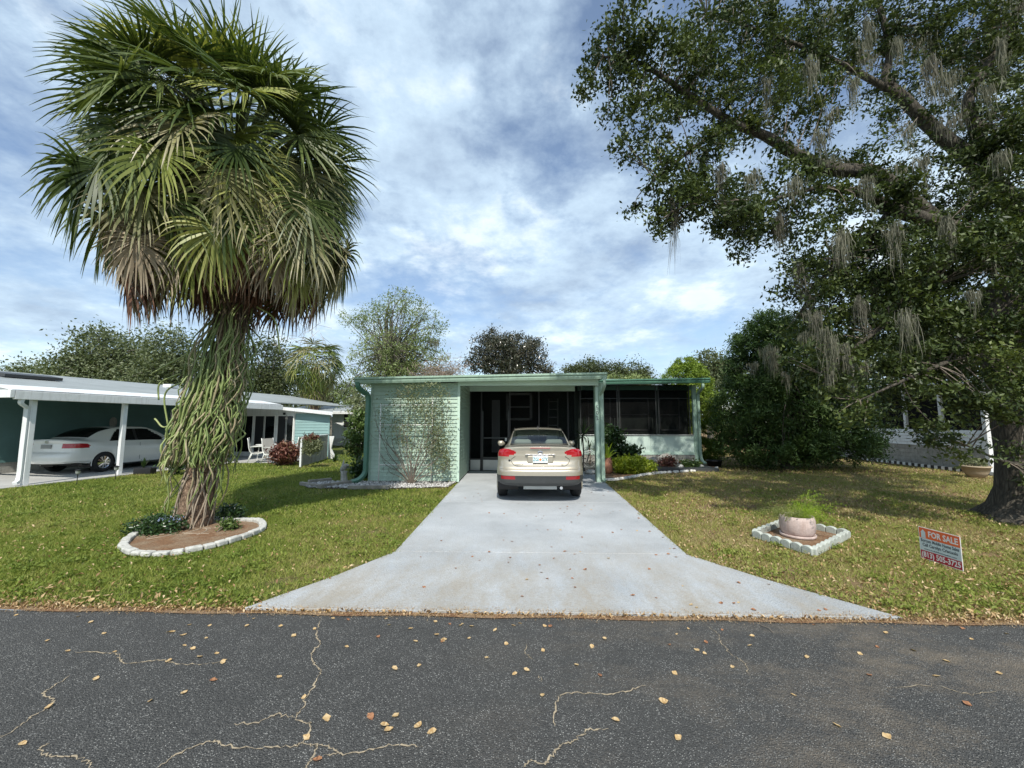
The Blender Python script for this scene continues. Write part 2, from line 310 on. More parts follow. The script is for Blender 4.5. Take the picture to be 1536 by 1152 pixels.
def link(name, me, parent=None, kind=None, label=None):
    o = bpy.data.objects.new(name, me); COL.objects.link(o)
    if parent is not None: o.parent = parent; ORG[o.name] = ORG.get(parent.name, Vector((0, 0, 0)))
    if kind: o['kind'] = kind
    if label: o['label'] = label
    return o
def thing(name, loc, label, cat, group=None, rz=0, local=False):
    o = bpy.data.objects.new(name, None); COL.objects.link(o); o.location = loc; o.rotation_euler = (0, 0, rz); o.empty_display_size = .2
    o['label'] = label; o['category'] = cat
    if group: o['group'] = group
    ORG[o.name] = Vector((0, 0, 0)) if local else Vector(loc); return o
def tag(o, label, cat, group=None, kind=None):
    o['label'] = label
    if kind: o['kind'] = kind
    if cat: o['category'] = cat
    if group: o['group'] = group
    return o
def frame_of(pts):
    P = np.asarray(pts, float); T = np.gradient(P, axis=0); T /= np.linalg.norm(T, axis=1)[:, None]+1e-9
    up = np.array([0, 0, 1.]) if abs(T[0][2]) < .9 else np.array([0, 1., 0]); A = []
    a = np.cross(T[0], up); a /= np.linalg.norm(a)
    for t in T:
        a = a-t*np.dot(a, t); a /= np.linalg.norm(a)+1e-9; A.append(a.copy())
    A = np.array(A); return P, T, A, np.cross(T, A)
class MB:
    def __init__(s): s.v = []; s.f = []; s.n = 0; s.t = []
    def add(s, V, F, t=None):
        V = [tuple(map(float, p)) for p in V]; s.v += V; s.f += [tuple(int(i)+s.n for i in f) for f in F]; s.n += len(V)
        s.t += [random.random() if t is None else t]*len(F); return s
    def box(s, lo, hi, rz=0, piv=None):
        x0, y0, z0 = lo; x1, y1, z1 = hi
        V = [(x0, y0, z0), (x1, y0, z0), (x1, y1, z0), (x0, y1, z0), (x0, y0, z1), (x1, y0, z1), (x1, y1, z1), (x0, y1, z1)]
        if rz:
            c, d = math.cos(rz), math.sin(rz); px, py = piv or ((x0+x1)/2, (y0+y1)/2)
            V = [(px+(x-px)*c-(y-py)*d, py+(x-px)*d+(y-py)*c, z) for x, y, z in V]
        return s.add(V, [(0, 3, 2, 1), (4, 5, 6, 7), (0, 1, 5, 4), (1, 2, 6, 5), (2, 3, 7, 6), (3, 0, 4, 7)])
    def bar(s, p, q, w, h=None, up=(0, 0, 1)):
        p, q = Vector(p), Vector(q); h = h or w; d = (q-p).normalized(); u = Vector(up)
        if abs(d.dot(u)) > .95: u = Vector((0, 1, 0))
        a = d.cross(u).normalized(); b = a.cross(d).normalized(); V = []
        for c in (p, q):
            for i, j in ((-1, -1), (1, -1), (1, 1), (-1, 1)): V.append(c+a*(w/2*i)+b*(h/2*j))
        return s.add(V, [(0, 1, 2, 3), (7, 6, 5, 4), (0, 4, 5, 1), (1, 5, 6, 2), (2, 6, 7, 3), (3, 7, 4, 0)])
    def tube(s, pts, r, n=6, cap=True, t=None):
        P, T, A, B = frame_of(pts); m = len(P); r = np.broadcast_to(np.asarray(r, float), (m,)); an = np.arange(n)*2*PI/n
        V = (P[:, None]+(A[:, None]*np.cos(an)[None, :, None]+B[:, None]*np.sin(an)[None, :, None])*r[:, None, None]).reshape(-1, 3)
        F = [(i*n+j, i*n+(j+1) % n, (i+1)*n+(j+1) % n, (i+1)*n+j) for i in range(m-1) for j in range(n)]
        if cap: F += [tuple(range(n-1, -1, -1)), tuple((m-1)*n+j for j in range(n))]
        return s.add(V, F, t)
    def lathe(s, prof, c, n=24):
        V = [(c[0]+r*math.cos(k*2*PI/n), c[1]+r*math.sin(k*2*PI/n), c[2]+z) for r, z in prof for k in range(n)]; m = len(prof)
        F = [(i*n+j, i*n+(j+1) % n, (i+1)*n+(j+1) % n, (i+1)*n+j) for i in range(m-1) for j in range(n)]
        F += [tuple(range(n-1, -1, -1)), tuple((m-1)*n+j for j in range(n))]; return s.add(V, F)
    def prism(s, poly, z0, z1):
        n = len(poly); V = [(x, y, z0) for x, y in poly]+[(x, y, z1) for x, y in poly]
        return s.add(V, [tuple(range(n-1, -1, -1)), tuple(range(n, 2*n))]+[(i, (i+1) % n, n+(i+1) % n, n+i) for i in range(n)])
    def slab(s, a, b, c, d, th):                # thick sheet through four points (counter-clockwise from above)
        P = [Vector(p) for p in (a, b, c, d)]; nrm = (P[1]-P[0]).cross(P[3]-P[0]).normalized()*th
        return s.add([p-nrm for p in P]+P, [(3, 2, 1, 0), (4, 5, 6, 7), (0, 1, 5, 4), (1, 2, 6, 5), (2, 3, 7, 6), (3, 0, 4, 7)])
    def build(s, name, mat, parent=None, smooth=False, bevel=0, kind=None, label=None, local=False):
        V = np.array(s.v, dtype=float)
        if parent is not None and not local: V = V-np.array(ORG.get(parent.name, (0, 0, 0)))
        me = setmesh(name, V, s.f, mat, smooth, s.t); o = link(name, me, parent, kind, label)
        if bevel: b = o.modifiers.new('bevel', 'BEVEL'); b.width = bevel; b.segments = 2; b.limit_method = 'ANGLE'
        return o
def copies(src, offs, parent, rots=None):       # alike pieces sharing one mesh
    for i, d in enumerate(offs):
        o = bpy.data.objects.new(src.name.split('.')[0], src.data); COL.objects.link(o); o.parent = parent
        o.location = src.location + Vector(d)
        if rots: o.rotation_euler = rots[i]
def leafquads(C, size, up=.35, asp=.45, rng=RNG, fold=.15, dirs=None):
    """one folded rhombus per centre; returns verts, tris, tint"""
    n = len(C); d = rng.normal(size=(n, 3)) if dirs is None else dirs+rng.normal(size=(n, 3))*.35; d /= np.linalg.norm(d, axis=1)[:, None]
    nn = rng.normal(size=(n, 3)); nn[:, 2] = np.abs(nn[:, 2])+up; nn -= d*np.sum(nn*d, 1)[:, None]; nn /= np.linalg.norm(nn, axis=1)[:, None]+1e-9
    s = np.cross(nn, d); L_ = (size*rng.uniform(.65, 1.3, n))[:, None]; W = L_*asp
    V = np.stack([C-d*L_*.5, C+s*W*.5-nn*L_*fold*.5+d*L_*.05, C+d*L_*.5, C-s*W*.5-nn*L_*fold*.5+d*L_*.05], 1).reshape(-1, 3)
    b = np.arange(n)[:, None]*4; F = np.concatenate([b+np.array([[0, 1, 2]]), b+np.array([[0, 2, 3]])], 0).reshape(2, n, 3).transpose(1, 0, 2).reshape(-1, 3)
    return V, F, np.repeat(rng.random(n), 2)
def foliage(name, C, size, mat, parent, up=.35, asp=.45, kind='stuff', dirs=None, clumptint=None):
    V, F, t = leafquads(np.asarray(C), size, up, asp, dirs=dirs)
    if clumptint is not None: t = t*.45+np.repeat(clumptint, 2)*.55
    V = V-np.array(ORG.get(parent.name, (0, 0, 0))) if parent else V
    return link(name, setmesh(name, V, F, mat, False, t), parent, kind)
def in_blobs(blobs, nclump, per, spread, shell=.55, rng=RNG):
    """blobs: (centre xyz, radii xyz, weight); leaf centres gathered in clumps, mostly toward each blob's outside"""
    w_ = np.array([b[2]*(b[1][0]*b[1][1]*b[1][2])**(2/3) for b in blobs]); w_ /= w_.sum(); out = []; cc = []; ct = []
    idx = rng.choice(len(blobs), nclump, p=w_); d = rng.normal(size=(nclump, 3)); d /= np.linalg.norm(d, axis=1)[:, None]
    rr = rng.uniform(shell**3, 1, nclump)**(1/3)
    for i in range(nclump):
        c, r, _ = blobs[idx[i]]; p = np.array(c)+d[i]*rr[i]*np.array(r); cc.append(p)
    cc = np.array(cc); k = rng.poisson(per, nclump); rep = np.repeat(np.arange(nclump), k)
    P = cc[rep]+rng.normal(size=(len(rep), 3))*spread*np.array([1, 1, .75])*rng.uniform(.5, 1.25, nclump)[rep][:, None]
    return P, cc, rng.random(nclump)[rep]
def catmull(P, n):
    P = np.asarray(P, float); Q = np.vstack([2*P[0]-P[1], P, 2*P[-1]-P[-2]]); out = []
    for i in range(len(P)-1):
        p0, p1, p2, p3 = Q[i:i+4]
        for t in np.linspace(0, 1, n, endpoint=False): out.append(.5*((2*p1)+(-p0+p2)*t+(2*p0-5*p1+4*p2-p3)*t*t+(-p0+3*p1-3*p2+p3)*t**3))
    out.append(P[-1]); return np.array(out)
def text_mesh(body, size, mat, parent, M, name='lettering', width=None, bold=0):
    c = bpy.data.curves.new('t', 'FONT'); c.body = body; c.size = size; c.align_x = 'CENTER'; c.align_y = 'CENTER'; c.offset = bold; c.extrude = .0006; c.resolution_u = 2
    o = bpy.data.objects.new('t', c); COL.objects.link(o); dg = bpy.context.evaluated_depsgraph_get()
    me = bpy.data.meshes.new_from_object(o.evaluated_get(dg)); bpy.data.objects.remove(o)
    if width:
        xs = [v.co.x for v in me.vertices]; k = width/(max(xs)-min(xs))
        for v in me.vertices: v.co.x *= k
    me.transform(M); me.materials.clear(); me.materials.append(MT[mat]); me.name = name
    return link(name, me, parent)
# ================================================================== ground, road, driveway
def struct(name, mb, mat, parent=None, kind='structure', **k): return mb.build(name, mat, parent, kind=kind, **k)
b = MB(); b.add([(-400, 3.575, -.012), (400, 3.575, -.012), (400, 900, -.012), (-400, 900, -.012)], [(0, 1, 2, 3)]); struct('lawn', b, 'lawn')
b = MB(); b.add([(-400, -400, -.045), (400, -400, -.045), (400, 3.575, -.045), (-400, 3.575, -.045)], [(0, 1, 2, 3)]); struct('ground_under_road', b, 'lawn')
b = MB(); xs = np.linspace(-60, 60, 241); F = []; V = []
for i, x in enumerate(xs): V += [(x, -7.5, -.02), (x, 3.555+.018*math.sin(x*3.1)+.012*math.sin(x*9.7), -.02)]
for i in range(240): F.append((2*i, 2*i+2, 2*i+3, 2*i+1))
b.add(V, F); road = struct('road', b, 'asphalt')
# cracks traced as narrow ribbons of sand sitting in the asphalt
CR1 = [[(482, 925), (475, 947), (480, 965), (470, 975), (468, 992), (480, 1005), (472, 1025), (462, 1042), (452, 1065), (442, 1076), (457, 1084), (466, 1085), (460, 1105), (452, 1115)],
 [(452, 1115), (475, 1120), (465, 1140), (457, 1152)], [(350, 1086), (385, 1083), (415, 1072), (442, 1076)],
 [(235, 1152), (265, 1132), (300, 1116), (325, 1112), (350, 1120), (400, 1120), (440, 1119), (452, 1115)],
 [(470, 1116), (500, 1122), (510, 1131), (550, 1125), (595, 1117), (635, 1119)], [(485, 1132), (510, 1131)],
 [(112, 977), (155, 979), (177, 981), (180, 992), (200, 994), (240, 990), (265, 996), (300, 996), (335, 992)],
 [(105, 1012), (75, 1032), (65, 1040), (80, 1050), (70, 1062), (45, 1077), (25, 1092), (0, 1107)],
 [(72, 1115), (62, 1122), (70, 1134), (105, 1134), (130, 1140), (140, 1150)],
 [(832, 1089), (833, 1060), (843, 1042), (878, 1040), (913, 1041), (943, 1035), (968, 1027)],
 [(785, 1150), (798, 1141), (820, 1145), (833, 1125), (848, 1115), (860, 1112), (880, 1096), (913, 1092)],
 [(1053, 935), (1073, 947), (1083, 965), (1098, 982), (1118, 995), (1125, 1015)], [(790, 965), (788, 980), (802, 991)], [(808, 1012), (812, 1022)],
 [(1330, 1032), (1400, 1028), (1450, 1040), (1500, 1035)]]
for k, c in enumerate(CR1):
    P = catmull([gp(u, v, -.016) for u, v in c], 9); n = len(P); P[1:-1, :2] += RNG.normal(size=(n-2, 2))*.006
    T = np.gradient(P, axis=0); T /= np.linalg.norm(T, axis=1)[:, None]+1e-9; S = np.stack([-T[:, 1], T[:, 0], T[:, 2]*0], 1)
    wd = (RNG.uniform(.0005, .0062, n)*(.6 if k > 10 else 1))[:, None]*np.minimum(1, np.minimum(np.arange(n), np.arange(n)[::-1])/6+.2)[:, None]
    V = np.vstack([P+S*wd, P-S*wd]); b = MB(); b.add(V, [(i, i+1, n+i+1, n+i) for i in range(n-1)]); b.build('crack', 'crack', road)
dv = bpy.data.objects.new('driveway', None); COL.objects.link(dv); dv['kind'] = 'structure'; ORG['driveway'] = Vector((0, 0, 0))
def dl(y): return np.interp(y, [3.58, 4.3, 5.14, 8.3, 11, 13.45], [-2.45, -2.02, -1.63, -1.72, -1.80, -1.86])
def dr(y): return np.interp(y, [3.58, 4.3, 5.14, 8.3, 11, 13.45], [3.13, 2.53, 1.98, 2.08, 2.16, 2.2])
for y0, y1 in ((3.585, 5.133), (5.149, 8.293), (8.309, 11.0), (11.014, 13.45)):
    m_ = (y0+y1)/2; pl = [(dl(y0), y0), (dr(y0), y0), (dr(m_), m_), (dr(y1), y1), (dl(y1), y1), (dl(m_), m_)]
    b = MB(); b.prism(pl, -.1, .012); b.build('slab', 'drive', dv, bevel=.006)
# strip of soil, sand and needles between asphalt and grass
b = MB(); V = []; F = []
for i, x in enumerate(np.linspace(-20, 20, 161)): V += [(x, 3.53+.015*math.sin(x*5), -.013), (x, 3.62+.03*math.sin(x*2.3)+.03*math.sin(x*7), -.007)]
for i in range(160): F.append((2*i, 2*i+2, 2*i+3, 2*i+1))
b.add(V, F); b.build('soil_strip', 'mulch', None, kind='structure')
# ================================================================== wall of single siding planks
def planks(parent, p0, p1, z0, z1, h, mat, backing=True, name='siding_plank', bmat=None, proud=.024):
    p0 = Vector((*p0, 0)); p1 = Vector((*p1, 0)); d = (p1-p0).normalized(); o = Vector((d.y, -d.x, 0)); n = max(1, round((z1-z0)/h)); h = (z1-z0)/n
    if backing:
        b = MB(); q0 = p0-o*.01; q1 = p1-o*.01; b.prism([(q0.x, q0.y), (q1.x, q1.y), (q1.x-o.x*.07, q1.y-o.y*.07), (q0.x-o.x*.07, q0.y-o.y*.07)], z0, z1); b.build('wall', bmat or mat, parent)
    b = MB(); V = []
    for q in (p0, p1): V += [q-o*.008+Vector((0, 0, z0)), q+o*proud+Vector((0, 0, z0)), q+o*(proud-.002)+Vector((0, 0, z0+.012)), q+o*.002+Vector((0, 0, z0+h-.001)), q-o*.008+Vector((0, 0, z0+h-.001))]
    b.add(V, [(0, 1, 2, 3, 4), (9, 8, 7, 6, 5)]+[(i, 5+i, 5+(i+1) % 5, (i+1) % 5) for i in range(5)])
    s = b.build(name, mat, parent); copies(s, [(0, 0, h*k) for k in range(1, n)], parent)
# ================================================================== the mint green house
H = thing('mobile_home', (0, 13, 0), 'mint green mobile home with open carport and dark screened porch at the driveway end', 'house')
WY = 10.9; XL = -4.2; XC = -1.80
planks(H, (XL, WY), (XC, WY), .05, 2.70, .1105, 'siding')
planks(H, (XC, WY+.02), (-1.87, 13.5), .05, 2.78, .1105, 'siding')
b = MB(); b.box((XC-.035, WY-.03, .03), (XC+.035, WY+.03, 2.72)); b.build('corner_trim', 'trim_pale', H, bevel=.004)
b = MB(); b.box((XL-.04, WY-.028, .03), (XL+.02, WY+.04, 2.68)); b.build('corner_trim', 'trim', H, bevel=.004)
planks(H, (XL, 15.6), (XL, WY), .05, 2.66, .1105, 'siding')
# front fascia with gutter: a stepped profile running along the eave
def gutter(x0, z0, x1, z1, y, h, mat, name='gutter', parent=H, dirv=(1, 0)):
    prof = [(0, 0), (-.07, 0), (-.095, h*.35), (-.095, h*.5), (-.075, h*.56), (-.12, h*.72), (-.12, h), (-.105, h), (-.10, h*.8), (0, h*.8)]
    b = MB(); V = [(x, y+a, z+c) for x, z in ((x0, z0), (x1, z1)) for a, c in prof]; n = len(prof)
    b.add(V, [tuple(range(n)), tuple(range(2*n-1, n-1, -1))]+[(i, n+i, n+(i+1) % n, (i+1) % n) for i in range(n)]); return b.build(name, mat, parent)
GX0, GX1 = -4.56, 2.17; GZ0, GZ1 = 2.655, 2.765
gutter(GX0, GZ0, GX1, GZ1, 10.62, .165, 'trim')
b = MB(); b.slab((GX0, 10.62, GZ0+.14), (GX1, 10.62, GZ1+.14), (GX1, 13.6, GZ1+.22), (GX0, 13.6, GZ0+.22), .05); b.build('roof', 'roofing', H)
b = MB(); b.slab((GX0+.02, 10.64, GZ0+.06), (GX1-.02, 10.64, GZ1+.06), (GX1-.02, 13.5, GZ1+.13), (GX0+.02, 13.5, GZ0+.13), .03); b.build('soffit', 'trim_pale', H)
b = MB()
for k in range(1, 12): x = GX0+(GX1-GX0)*k/12; z = GZ0+(GZ1-GZ0)*k/12; b.bar((x, 10.64, z+.055), (x, 13.5, z+.115), .018, .02)
b.build('roof_rib', 'trim', H)
b = MB(); b.box((XC, 10.86, 2.62), (2.0, 10.98, 2.79)); b.build('header_beam', 'trim_pale', H, bevel=.004)
b = MB(); b.box((-1.87, 13.40, 2.66), (1.68, 13.48, 2.84)); b.build('header_beam', 'trim_pale', H, bevel=.004)
# carport post: box column with flutes, plinth shadow gap, downspout on its right face
px0, px1, py = 1.93, 2.17, 11.15
b = MB(); b.box((px0, py-.10, .01), (px1, py+.10, 2.72))
post = b.build('post', 'trim', H, bevel=.006)
b = MB(); b.box((px0+.02, py-.114, .02), (px0+.085, py-.101, 2.70)); b.box((px1-.075, py-.114, .02), (px1-.02, py-.101, 2.70)); b.build('flute', 'trim_pale', post)
def downspout(pts, mat, parent, w_=.075, name='downspout'):
    b = MB()
    P = [Vector(p) for p in pts]; C = catmull(P, 4); b2 = MB(); Pn, T, A, B = frame_of(C)
    V = []
    for i in range(len(C)):
        for s_, t_ in ((-1, -1), (1, -1), (1, 1), (-1, 1)): V.append(Pn[i]+A[i]*s_*w_/2+B[i]*t_*w_/2*.8)
    F = [(4*i+j, 4*i+(j+1) % 4, 4*i+4+(j+1) % 4, 4*i+4+j) for i in range(len(C)-1) for j in range(4)]+[(3, 2, 1, 0), tuple(len(V)-4+j for j in range(4))]
    b.add(V, F); return b.build(name, mat, parent, bevel=.006)
downspout([(2.10, 10.54, 2.80), (2.10, 10.56, 2.60), (2.09, 10.75, 2.48), (2.06, 11.0, 2.38), (2.06, 11.02, 2.2)], 'trim', H)
downspout([(2.10, 10.99, 2.25), (2.10, 10.99, 1.5), (2.10, 10.99, .8), (2.10, 10.99, .16), (2.14, 10.93, .06)], 'trim', H, .085)
downspout([(-4.48, 10.55, 2.70), (-4.47, 10.58, 2.56), (-4.38, 10.72, 2.44), (-4.29, 10.82, 2.3), (-4.29, 10.82, 1.5), (-4.29, 10.82, .5), (-4.31, 10.80, .25), (-4.42, 10.68, .1), (-4.56, 10.55, .06)], 'trim_dark', H, .11)
# house number down the post
for k, ch in enumerate('502'):
    M = Matrix.Translation(Vector((px0+.055, py-.118, 2.02-.145*k))-Vector((0, 13, 0))) @ Matrix.Rotation(R(-8), 4, 'Y') @ Matrix.Rotation(PI/2, 4, 'X')
    text_mesh(ch, .15, 'print_dark', H, M, 'number')
# screened room at the back of the carport
SY = 13.5; b = MB()
for x in (-1.84, -1.46, -.50, .48, 1.45): b.box((x-.022, SY-.03, .01), (x+.022, SY+.02, 2.66))
for z in (.40,): b.box((-1.84, SY-.026, z-.02), (1.66, SY+.016, z+.02))
b.build('screen_frame', 'black', H)
for x0, x1 in ((-1.82, -1.49), (-1.43, -.53), (-.47, .45), (.51, 1.42)):
    b = MB(); b.box((x0, SY-.008, .03), (x1, SY+.004, .375)); b.build('kick_panel', 'alu', H, bevel=.003)
b = MB(); b.box((-1.84, SY+.004, .40), (1.66, SY+.006, 2.66)); b.build('screen', 'screen', H)
b = MB(); b.box((-1.43, SY-.045, .42), (-.53, SY-.03, .47)); b.box((-1.43, SY-.045, 1.08), (-.53, SY-.03, 1.12)); b.box((-1.43, SY-.045, .03), (-1.39, SY-.03, 2.0)); b.box((-.57, SY-.045, .03), (-.53, SY-.03, 2.0)); dd = b.build('door', 'alu_dark', H)
b = MB(); b.box((-.66, SY-.08, 1.0), (-.60, SY-.045, 1.1)); b.build('handle', 'alu', dd)
# house body behind, inner walls, window behind the screen
IY = 15.9
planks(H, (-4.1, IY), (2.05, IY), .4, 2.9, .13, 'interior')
wi = MB()
wx0, wx1, wz0, wz1 = -.74, .30, 1.70, 2.78
for a in ((wx0, wz0, wx0+.10, wz1), (wx1-.10, wz0, wx1, wz1), (wx0, wz1-.09, wx1, wz1), (wx0, wz0, wx1, wz0+.09), (wx0, 2.2, wx1, 2.25)): wi.box((a[0], IY-.075, a[1]), (a[2], IY-.02, a[3]))
wf = wi.build('window', 'white', H); b = MB(); b.box((wx0+.08, IY-.05, wz0+.07), (wx1-.08, IY-.04, wz1-.07)); b.build('pane', 'black', wf)
b = MB(); b.box((-1.3, IY-.07, .45), (-.98, IY-.02, 2.5)); b.build('door', 'white', H)
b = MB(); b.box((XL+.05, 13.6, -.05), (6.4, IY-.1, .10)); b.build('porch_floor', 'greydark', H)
# ladder leaning inside
LD = thing('ladder', (.95, 14.2, .1), 'pale aluminium ladder leaning against the inside wall of the screened carport room', 'ladder'); b = MB()
b.bar((.80, 14.6, .1), (.95, 15.75, 2.55), .05, .03); b.bar((1.18, 14.6, .1), (1.30, 15.75, 2.55), .05, .03); b.build('rail', 'alu', LD)
for k in range(8): t_ = (k+.6)/8; b = MB(); b.bar((.80+.15*t_, 14.6+1.15*t_, .1+2.45*t_), (1.18+.12*t_, 14.6+1.15*t_, .1+2.45*t_), .03); b.build('rung', 'alu', LD)
# screened porch on the right
PX0, PX1, PY = 2.10, 6.42, 15.5
xs_ = [PX0, 3.15, 4.78, PX1]
for i in range(3):
    b = MB(); b.box((xs_[i]+.003, PY-.02, .50), (xs_[i+1]-.003, PY+.02, 1.12)); b.build('knee_panel', 'panel', H, bevel=.003)
b = MB(); b.box((PX0, PY-.05, .40), (PX1, PY+.02, .497)); b.build('sill_band', 'trim_pale', H, bevel=.004)
b = MB(); b.box((PX0, PY-.05, 1.123), (PX1, PY+.03, 1.16)); b.build('sill_cap', 'alu', H, bevel=.003)
b = MB()
for x in (2.14, 3.55, 3.63, 5.02, 5.12, 6.28): b.box((x-.02, PY-.02, 1.16), (x+.02, PY+.02, 3.0))
b.box((PX0, PY-.018, 2.52), (PX1, PY+.018, 2.545)); b.build('mullion', 'alu_dark', H)
for x0, x1 in ((2.16, 3.53), (3.65, 5.0), (5.14, 6.26)):
    b = MB(); b.box((x0, PY+.0, 1.16), (x1, PY+.002, 3.02)); b.build('screen', 'screen', H)
n = 0
for r_ in range(3):                                          # stone foundation, block by block
    x = PX0+(.22 if r_ % 2 else 0)
    while x < PX1-.05:
        w_ = min(.46+random.uniform(-.05, .05), PX1-x); b = MB(); o_ = random.uniform(0, .012)
        b.box((x+.006, PY-.03-o_, r_*.13+.004), (x+w_-.006, PY+.05, r_*.13+.127)); b.build('foundation_block', 'stoneblock', H, bevel=.012); x += w_
b = MB(); b.box((PX0, PY-.01, 0), (PX1, PY+.04, .4)); b.build('foundation_joint', 'grey', H)
b = MB(); b.box((PX1-.02, PY-.06, 0.1), (PX1+.12, PY+.06, 3.04)); b.build('corner_post', 'trim', H, bevel=.006)
downspout([(6.60, 14.98, 3.05), (6.60, 15.0, 2.9), (6.58, 15.3, 2.75), (6.58, 15.38, 2.6), (6.58, 15.38, 1.5), (6.58, 15.38, .45), (6.60, 15.30, .2), (6.66, 15.16, .1)], 'trim', H, .09)
gutter(2.20, 3.02, 6.86, 3.08, 15.02, .18, 'trim_dark')
b = MB(); b.slab((2.22, 15.02, 3.18), (6.84, 15.02, 3.24), (6.5, 19, 3.45), (2.22, 19, 3.40), .05); b.build('roof', 'roofing', H)
b = MB(); b.slab((2.60, 15.2, 3.22), (4.9, 15.2, 3.25), (3.9, 17.5, 3.50), (2.6, 17.5, 3.50), .03); b.build('roof_edge', 'trim_pale', H)
b = MB(); b.slab((XL-.15, 13.6, 2.86), (2.2, 13.6, 3.00), (2.2, 22, 3.35), (XL-.15, 22, 3.2), .06); b.build('roof', 'roofing', H)
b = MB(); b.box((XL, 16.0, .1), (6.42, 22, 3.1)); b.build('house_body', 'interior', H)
b = MB(); b.box((2.06, 15.5, 2.86), (6.42, 16.0, 3.02)); b.build('porch_header', 'trim_dark', H)
b = MB(); b.box((PX0, PY, .3), (PX1, 16.0, .35)); b.build('porch_floor', 'greydark', H)
b = MB(); b.box((6.38, PY+.06, 0.0), (6.42, 22, 1.12)); b.build('side_wall', 'panel', H)
w2 = MB()
for x0, x1 in ((2.5, 3.4), (3.75, 4.9), (5.3, 6.1)):
    for a in ((x0, 1.3, x0+.05, 2.6), (x1-.05, 1.3, x1, 2.6), (x0, 2.55, x1, 2.6), (x0, 1.3, x1, 1.35), (x0, 1.9, x1, 1.94)): w2.box((a[0], 15.96, a[1]), (a[2], 15.995, a[3]))
w2.build('inner_window', 'grey', H)
# ================================================================== left neighbour: long carport house, rotated 10 degrees
A_ = R(10); ca, sa = math.cos(A_), math.sin(A_); P1 = Vector((-12.93, 10.13, 0))
def nl(x, y, z=0): return Vector((P1.x+x*ca+y*sa, P1.y-x*sa+y*ca, z))
NH = thing('carport_house', (-16, 14, 0), 'teal sided neighbour house with long white carport roof on white posts at far left', 'house')
b = MB(); b.prism([tuple(nl(x, y)[:2]) for x, y in ((-22, -1.6), (.25, -1.6), (.25, 6.6), (-22, 6.6))], -.1, .014); b.build('neighbour_driveway', 'concrete', None, kind='structure')
def nbox(b, x0, y0, z0, x1, y1, z1): b.prism([tuple(nl(x, y)[:2]) for x, y in ((x0, y0), (x1, y0), (x1, y1), (x0, y1))], z0, z1)
for y in (0, 2.1, 4.4):
    b = MB(); nbox(b, -.055, y-.055, .014, .055, y+.055, 2.22); b.build('post', 'white', NH, bevel=.006)
RL = 8.4
b = MB(); nbox(b, .10, -.45, 2.20, .19, RL, 2.42); b.build('gutter', 'white', NH, bevel=.01)
b = MB(); nbox(b, -12.4, -.54, 2.24, .19, -.455, 2.44); b.build('fascia', 'white', NH, bevel=.006)
def rp(x, y): t_ = -x/6.4; return nl(x, y, 2.44+t_*1.02)
b = MB(); b.slab(rp(-6.4, -.5), rp(.12, -.5), rp(.12, RL), rp(-6.4, RL), .05); nr = b.build('roof', 'greyroof', NH)
b = MB(); b.slab(nl(-12.8, -.5, 2.44), nl(-6.4, -.5, 3.46), nl(-6.4, RL+4, 3.46), nl(-12.8, RL+4, 2.44), .05); b.build('roof', 'greyroof', NH)
b = MB(); b.slab(rp(-6.4, RL), rp(-1.2, RL), rp(-1.2, RL+8), rp(-6.4, RL+8), .05); b.build('roof', 'greyroof', NH)
for k in range(6):                                           # bright roof-over panels along the eave
    y0 = -.48+k*1.48; b = MB(); b.slab(rp(-1.0, y0)+Vector((0, 0, .03)), rp(.10, y0)+Vector((0, 0, .03)), rp(.10, y0+1.46)+Vector((0, 0, .035)), rp(-1.0, y0+1.46)+Vector((0, 0, .035)), .02); b.build('roof_panel', 'white', NH)
b = MB(); b.slab(rp(-4.3, 1.2)+Vector((0, 0, .13)), rp(-3.6, 1.2)+Vector((0, 0, .13)), rp(-3.6, 2.6)+Vector((0, 0, .13)), rp(-4.3, 2.6)+Vector((0, 0, .13)), .1); b.build('skylight', 'greydark', NH)
for x, y in ((-5.9, 1.0), (-4.9, 7.2)):
    b = MB(); p = rp(x, y); b.box((p.x-.2, p.y-.2, p.z), (p.x+.2, p.y+.2, p.z+.16)); b.build('roof_vent', 'white', NH, bevel=.01)
pa = nl(-3.9, -3.6); pb = nl(-3.9, 6.6)
planks(NH, tuple(pb[:2])[::1] if False else tuple(nl(-3.9, -.3)[:2]), tuple(nl(-3.9, 9)[:2]), .35, 2.95, .145, 'teal')
b = MB(); nbox(b, -3.95, -.3, 0, -3.9, 9, .35); b.build('skirting', 'stoneblock', NH)
planks(NH, tuple(nl(-12, -.3)[:2]), tuple(nl(-3.9, -.3)[:2]), .35, 2.5, .145, 'teal')
b = MB(); nbox(b, -12, -.25, 0, -3.95, -.2, .35); b.build('skirting', 'stoneblock', NH)
downspout([nl(.12, -.25, 2.3), nl(.12, -.3, 2.12), nl(.04, -.16, 2.02), nl(0, -.11, 1.92), nl(0, -.11, 1.0), nl(0, -.11, .2), nl(.08, -.22, .08)], 'white', NH, .09)
for y0, y1, z0, z1 in ((6.5, 6.95, 1.15, 2.2),):
    b = MB()
    for a in ((y0, z0, y0+.06, z1), (y1-.06, z0, y1, z1), (y0, z1-.06, y1, z1), (y0, z0, y1, z0+.06)): nbox(b, -3.9, a[0], a[1], -3.84, a[2], a[3])
    f = b.build('window', 'white', NH); b = MB(); nbox(b, -3.88, y0+.05, z0+.05, -3.86, y1-.05, z1-.05); b.build('pane', 'black', f)
b = MB(); nbox(b, -3.89, 7.3, .2, -3.85, 8.3, 2.25); b.build('door_frame', 'white', NH); b = MB(); nbox(b, -3.85, 7.36, .22, -3.84, 8.24, 2.2); b.build('door', 'black', NH)
o_ = nl(-3.85, 4.35, 1.62); WO = MB(); WO.lathe([(.0, 0), (.13, .0), (.15, .02), (.10, .03), (.05, .05), (0, .05)], (0, 0, 0), 14)
